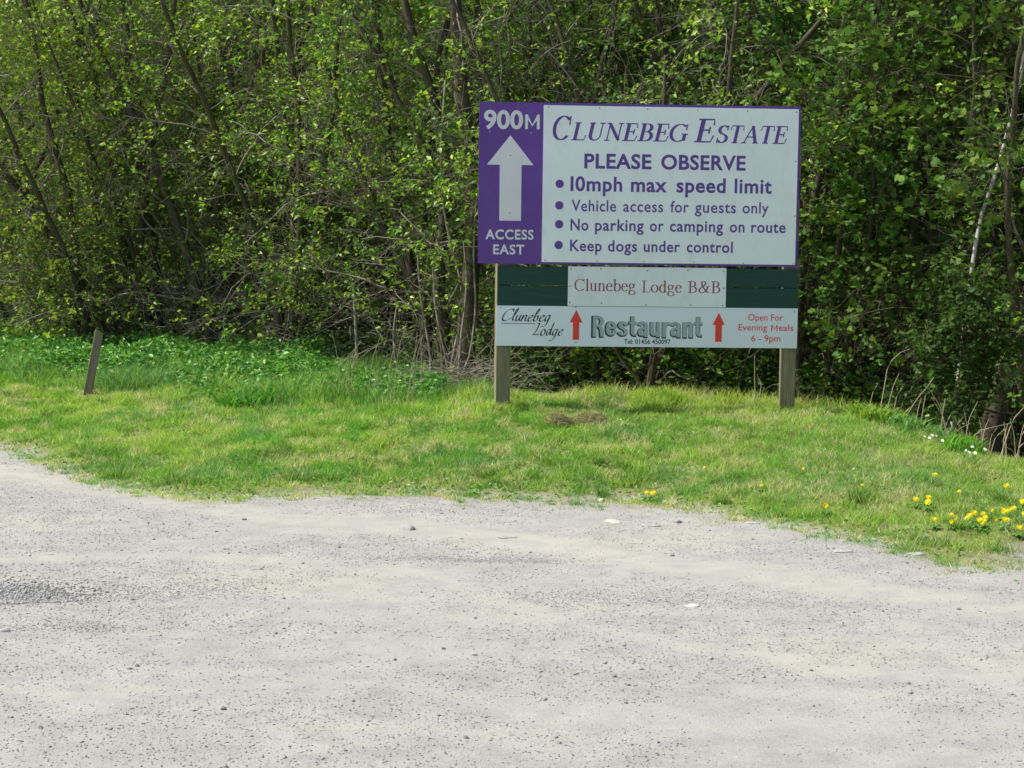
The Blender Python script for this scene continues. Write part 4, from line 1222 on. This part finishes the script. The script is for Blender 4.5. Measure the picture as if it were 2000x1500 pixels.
x = -.9 + 5.2 * r.random(n); y = y_crest(x) + .02 + .5 * r.random(n) ** 1.5
k = fbm(x, y, .3, 195); keep = r.random(n) < np.clip((k - .38) * 4, .0, 1); x, y, k = x[keep], y[keep], k[keep]
cg = grass_colour(x, y, r, .05) * .95
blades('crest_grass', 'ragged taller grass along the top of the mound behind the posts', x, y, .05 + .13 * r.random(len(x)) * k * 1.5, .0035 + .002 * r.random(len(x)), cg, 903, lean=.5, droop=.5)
# lush nettle tuft at the right shoulder of the mound
def tuft(name, label, px, py, n, rad, hgt, pal, seed, cat='plant', size=.05, width=.007):
    r = np.random.default_rng(seed); c0 = ground_point(px, py)
    root = empty(name, tuple(c0))
    rr = rad * np.sqrt(r.random(n)); a = r.random(n) * 6.283
    x = c0[0] + rr * np.cos(a); y = c0[1] + rr * np.sin(a) * .8
    pal = np.array(pal); c = pal[r.integers(0, len(pal), n)] * (.7 + .6 * r.random((n, 1)))
    o = blades('leaves', None, x, y, hgt * (.4 + .7 * r.random(n)), width * (.6 + .8 * r.random(n)), c, seed + 1, lean=.7, cat=None, droop=.9)
    del o['kind']
    o.parent = root; o.location = tuple(-c0)
    return tag(root, label, cat)


tuft('green_plant', 'bright green leafy clump at the right shoulder of the mound', 1712, 800, 900, .20, .20, [(.26, .50, .07), (.20, .42, .07), (.38, .56, .10)], 950, width=.016)
tuft('green_plant', 'bluish green leafy clump lower down the right shoulder of the mound', 1790, 838, 800, .24, .17, [(.18, .40, .09), (.20, .37, .15), (.28, .46, .10)], 951, width=.014)
tuft('green_plant', 'small bright clump of leaves by the white flowers', 1880, 872, 450, .15, .15, [(.25, .52, .06), (.18, .45, .06)], 952, width=.012)
tuft('green_plant', 'low dark leafy clump below the bank left of the left post', 480, 795, 600, .26, .20, [(.10, .32, .05), (.15, .40, .06)], 953, width=.02)
tuft('grass_tuft', 'tall blue green grass tuft just right of the leaning stake', 250, 770, 900, .35, .36, [(.24, .40, .17), (.22, .38, .12)], 954, width=.007)
tuft('grass_tuft', 'tuft of long grass standing behind the gap between the posts', 1310, 785, 200, .12, .15, [(.24, .5, .06), (.36, .55, .09)], 955, width=.005)


low_leaves('weeds', 'small broad leaved weeds growing through the short verge grass', 26000, (-5.0, 4.6), lambda x: y_edge(x) - .02, lambda x: y_crest(x) + .2, lambda x, y: .035 + 0 * x, .026,
           [(.13, .33, .05), (.18, .38, .07), (.10, .28, .07), (.24, .40, .09)], MAT['herb'], 640, tilt=.5)

# turf clod
MAT['clod'] = flat_mat('crumbly_turf_soil', (0.16, 0.14, 0.07), 0.95, 0.1, 0.5, 30)
def clod(name, label, px, py, rx, ry, hz, n, seed, pal):
    r = np.random.default_rng(seed); c0 = ground_point(px, py); root = empty(name, tuple(c0))
    v = IV.copy(); 
    import bmesh
    bm = bmesh.new(); bmesh.ops.create_icosphere(bm, subdivisions=3, radius=1.0)
    for q in bm.verts:
        k = 1 + .35 * math.sin(4 * q.co.x + seed) * math.cos(5 * q.co.y) + .15 * r.random()
        q.co = Vector((q.co.x * rx * k * .7, q.co.y * ry * k * .7, q.co.z * hz * k * .6))
    me = bpy.data.meshes.new('soil_lump'); bm.to_mesh(me); bm.free(); me.materials.append(MAT['clod'])
    part('soil_lump', me, root)
    a = r.random(n) * 6.283; rr = np.sqrt(r.random(n)); x = c0[0] + rx * rr * np.cos(a) * 1.1; y = c0[1] + ry * rr * np.sin(a) * 1.1
    pal = np.array(pal); c = pal[r.integers(0, len(pal), n)] * (.6 + .7 * r.random((n, 1)))
    o = blades('dry_grass', None, x, y, .035 + .06 * r.random(n), .0025 + .002 * r.random(n), c, seed + 1, lean=1.6, cat=None, droop=1.5)
    del o['kind']
    vv = np.zeros(len(o.data.vertices) * 3, np.float32); o.data.vertices.foreach_get('co', vv); vv = vv.reshape(-1, 3)
    q = np.clip(1 - ((vv[:, 0] - c0[0]) / rx) ** 2 - ((vv[:, 1] - c0[1]) / ry) ** 2, 0, 1); vv[:, 2] += hz * np.sqrt(q) * .8
    o.data.vertices.foreach_set('co', vv.ravel()); o.parent = root; o.location = tuple(-c0)
    return tag(root, label, 'turf clod', 'dug turf clods on the mound')


DRY = [(.55, .50, .30), (.42, .40, .22), (.32, .38, .14), (.64, .58, .38), (.22, .21, .12)]
clod('turf_clod', 'dried turf clod on the mound just right of the left post', 1088, 828, .10, .08, .07, 620, 960, DRY)
clod('turf_clod', 'larger dried turf clod on the mound under the guest house panel', 1150, 827, .15, .09, .065, 900, 963, DRY)
clod('turf_clod', 'dark earthy clod in the grass above the dandelions at the far right', 1918, 915, .05, .04, .035, 160, 966, DRY)


# dead grass stalks
def stalk(label, base, pts, group, rad=.0048, name='dead_stalk', cat='stalk'):
    b = ground_point(*base); root_depth = b[1]
    P = [b - np.array([0, 0, .03])] + [W(px, py, root_depth / (ray(px, py)[1])) for px, py in pts]
    P = resample(P, 9) - b
    me = stick_mesh(name, P, np.linspace(rad, rad * .45, 9), MAT['dead'], 5)
    o = mesh_obj(name, me); o.location = tuple(b)
    return tag(o, label, cat, group)


GS = 'dead stalks standing on the right shoulder of the mound'
GSL = 'dry upright stalk among others on the right shoulder of the mound'
for base, pts, lab in [((1692, 795), [(1705, 765), (1716, 747)], GSL), ((1714, 797), [(1730, 740), (1733, 715), (1752, 690), (1782, 680)], 'tallest dry stalk on the mound, its tip hooked over to the right'),
                  ((1724, 800), [(1745, 752), (1757, 728)], GSL), ((1740, 802), [(1752, 770), (1764, 757)], GSL), ((1748, 806), [(1765, 780), (1773, 769)], GSL),
                  ((1753, 812), [(1790, 780), (1812, 755), (1826, 734)], 'long dry stalk slanting far to the right on the mound shoulder'),
                  ((1795, 835), [(1803, 800), (1808, 770)], GSL), ((1785, 830), [(1793, 800), (1800, 776)], GSL), ((1476, 792), [(1474, 740), (1474, 690)], 'thin upright pale stalk just left of the right post'),
                  ((1481, 790), [(1487, 750), (1478, 730)], GSL.replace('right shoulder of the mound', 'mound beside the right post'))]:
    stalk(lab, base, pts, GS)
GL2 = 'bare stalks in the ditch at the right edge'
r = np.random.default_rng(970)
for k in range(30):
    bx = 1835 + 165 * r.random(); by = 850 + (bx - 1835) * .27 + 6 * r.random()
    h = 25 + 85 * r.random() ** 1.5; lx = r.normal() * 34 + 14
    stalk('bare brown stalk rising from the ditch at the right edge of the verge', (bx, by), [(bx + lx * .4, by - h * .6), (bx + lx, by - h)], GL2, rad=.0025 + .003 * r.random())
GL3 = 'dry stalks before the wood left of the sign'
for k in range(16):
    bx = 640 + 230 * r.random(); by = 770 + 12 * r.random()
    h = 60 + 90 * r.random(); lx = r.normal() * 30 + 15
    stalk('thin dry stalk rising from the grass in front of the wood left of the board', (bx, by), [(bx + lx * .4, by - h * .6), (bx + lx, by - h)], GL3, rad=.0032)
for k, (bx, by, tx, ty) in enumerate([(170, 778, 198, 752), (186, 775, 170, 700), (208, 775, 185, 728)]):
    stalk('pale dead grass stem crossing the leaning stake', (bx, by), [((bx + tx) / 2 + 3, (by + ty) / 2), (tx, ty)], 'dead grass stems at the stake', rad=.0035)


# ------------------------------------------------------------------ flowers
def flower_meshes():
    import bmesh
    def head(npet, rad, cup, mat, nm, layers):
        vs_, fs_ = [], []
        for L_ in range(layers):
            rr = rad * (1 - .28 * L_); zz = .004 * L_
            for k in range(npet):
                a = 2 * math.pi * (k + .5 * L_) / npet; da = math.pi / npet * .95
                i = len(vs_)
                vs_ += [(0, 0, zz), (rr * .75 * math.cos(a - da), rr * .75 * math.sin(a - da), zz + cup * .6), (rr * math.cos(a), rr * math.sin(a), zz + cup + .002 * (k % 2)), (rr * .75 * math.cos(a + da), rr * .75 * math.sin(a + da), zz + cup * .6)]
                fs_.append((i, i + 1, i + 2, i + 3))
        me = bpy.data.meshes.new(nm); me.from_pydata(vs_, [], fs_); me.materials.append(mat); return me
    ym = flat_mat('dandelion_yellow', (.90, .75, .02), .6, .2, .1, 40); wm_ = flat_mat('daisy_white', (.85, .85, .82), .6, .2, .03, 40)
    gm = flat_mat('flower_stem', (.16, .25, .07), .6, .2, .1, 20)
    dh = head(18, .023, .006, ym, 'flower_head', 3); wh = head(12, .010, .002, wm_, 'flower_head', 1)
    def stem(h, rad):
        P = np.array([[0, 0, -.02], [.002, 0, h * .4], [0, .002, h * .8], [0, 0, h]]); return stick_mesh('stem', P, [rad] * 4, gm, 5)
    rv, rf = [], []
    for k in range(9):
        a = 2 * math.pi * k / 9 + .3 * math.sin(k * 7); L_ = .055 + .02 * math.sin(k * 3); c_, s_ = math.cos(a), math.sin(a); i = len(rv)
        for t_, w_, z_ in ((0, .003, .004), (.35, .010, .022), (.7, .013, .028), (1, .001, .018)):
            rv += [(c_ * L_ * t_ - s_ * w_, s_ * L_ * t_ + c_ * w_, z_), (c_ * L_ * t_ + s_ * w_, s_ * L_ * t_ - c_ * w_, z_)]
        rf += [(i, i + 1, i + 3, i + 2), (i + 2, i + 3, i + 5, i + 4), (i + 4, i + 5, i + 7, i + 6)]
    global ROS
    ROS = bpy.data.meshes.new('leaf_rosette'); ROS.from_pydata(rv, [], rf); ROS.materials.append(flat_mat('dandelion_leaf', (.10, .25, .04), .6, .3, .3, 30))
    return dh, stem(.06, .002), wh, stem(.05, .001)


dh, ds, wh, ws = flower_meshes()


def flower(name, px, py, hd, stm, hgt, label, cat, group, s, r):
    g_ = ground_point(px, py + hgt * 250)
    root = empty(name, tuple(g_)); root.scale = (s, s, s); root.rotation_euler = (0, 0, r.random() * 6.28)
    if name == 'dandelion': mesh_obj('leaf_rosette', ROS, root).rotation_euler = (0, 0, r.random() * 6)
    a = mesh_obj('stem', stm, root); b = mesh_obj('flower_head', hd, root); b.location = (0, 0, hgt); 
    tx, tz = -.5 * r.random() - .25, r.normal() * .3
    b.rotation_euler = (0, 0, 0); b.matrix_parent_inverse = Matrix()
    q = Matrix.Rotation(-root.rotation_euler.z, 4, 'Z') @ Matrix.Rotation(.5 + .4 * r.random(), 4, 'X') @ Matrix.Rotation(r.normal() * .3, 4, 'Y')
    b.rotation_euler = q.to_euler()
    return tag(root, label, cat, group)


r = np.random.default_rng(980)
GD = 'dandelions in bloom on the verge'
CL = 'yellow dandelion in the dense cluster at the right end of the verge'
DAN = [(1826, 930, 'lone orange yellow dandelion higher up the bank than the others'), (1965, 951, 'large lone dandelion above the dense cluster near the right edge'),
       (1873, 957, 'small lone dandelion in long grass left of the large one'), (1788, 978, 'dandelion at the left of the loose pair on the bank'),
       (1813, 976, 'upper dandelion at the right of the loose pair on the bank'), (1812, 984, 'lower dandelion at the right of the loose pair on the bank'),
       (1824, 1020, 'dandelion standing alone left of the dense cluster'), (1612, 993, 'single dandelion near the grass edge below the right post'),
       (1487, 945, 'tiny single dandelion in the grass right below the right post'), (1684, 945, 'tiny single dandelion in the middle of the right bank'),
       (1568, 912, 'fading dandelion on the bank right of the right post'), (1262, 964, 'dandelion at the grass edge straight below the restaurant panel'),
       (1275, 966, 'second dandelion at the grass edge below the restaurant panel, touching the first'), (1376, 910, 'small dandelion on the mound just left of the right post')]
CLU = [(1857, 1007), (1858, 1020), (1866, 1016), (1888, 1013), (1893, 1009), (1902, 1006), (1913, 1020), (1921, 1019), (1920, 1005), (1924, 1012),
       (1936, 998), (1958, 998), (1966, 999), (1972, 995), (1980, 992), (1960, 1004), (1962, 1020), (1967, 1019), (1990, 1036), (1996, 981), (1998, 984), (1917, 1024), (1943, 1017), (2001, 1008)]
for px, py, lab in DAN:
    flower('dandelion', px, py, dh, ds, .06, lab, 'dandelion', GD, .62 if ('tiny' in lab or 'small' in lab or 'fading' in lab) else .82 + .15 * r.random(), r)
for px, py in CLU:
    flower('dandelion', px, py, dh, ds, .06, CL, 'dandelion', GD, .72 + .22 * r.random(), r)
for k, (px, py) in enumerate([(1805, 855), (1820, 856), (1828, 854), (1835, 852), (1843, 851), (1857, 847), (1840, 866), (1886, 882), (1892, 889), (1923, 884), (1898, 878), (1904, 892), (1848, 857), (1815, 859)]):
    flower('daisy', px, py, wh, ws, .05, 'tiny white flower at the foot of the dark wood on the right', 'daisy', 'white flowers along the right edge of the verge', 1.0 + .4 * r.random(), r)
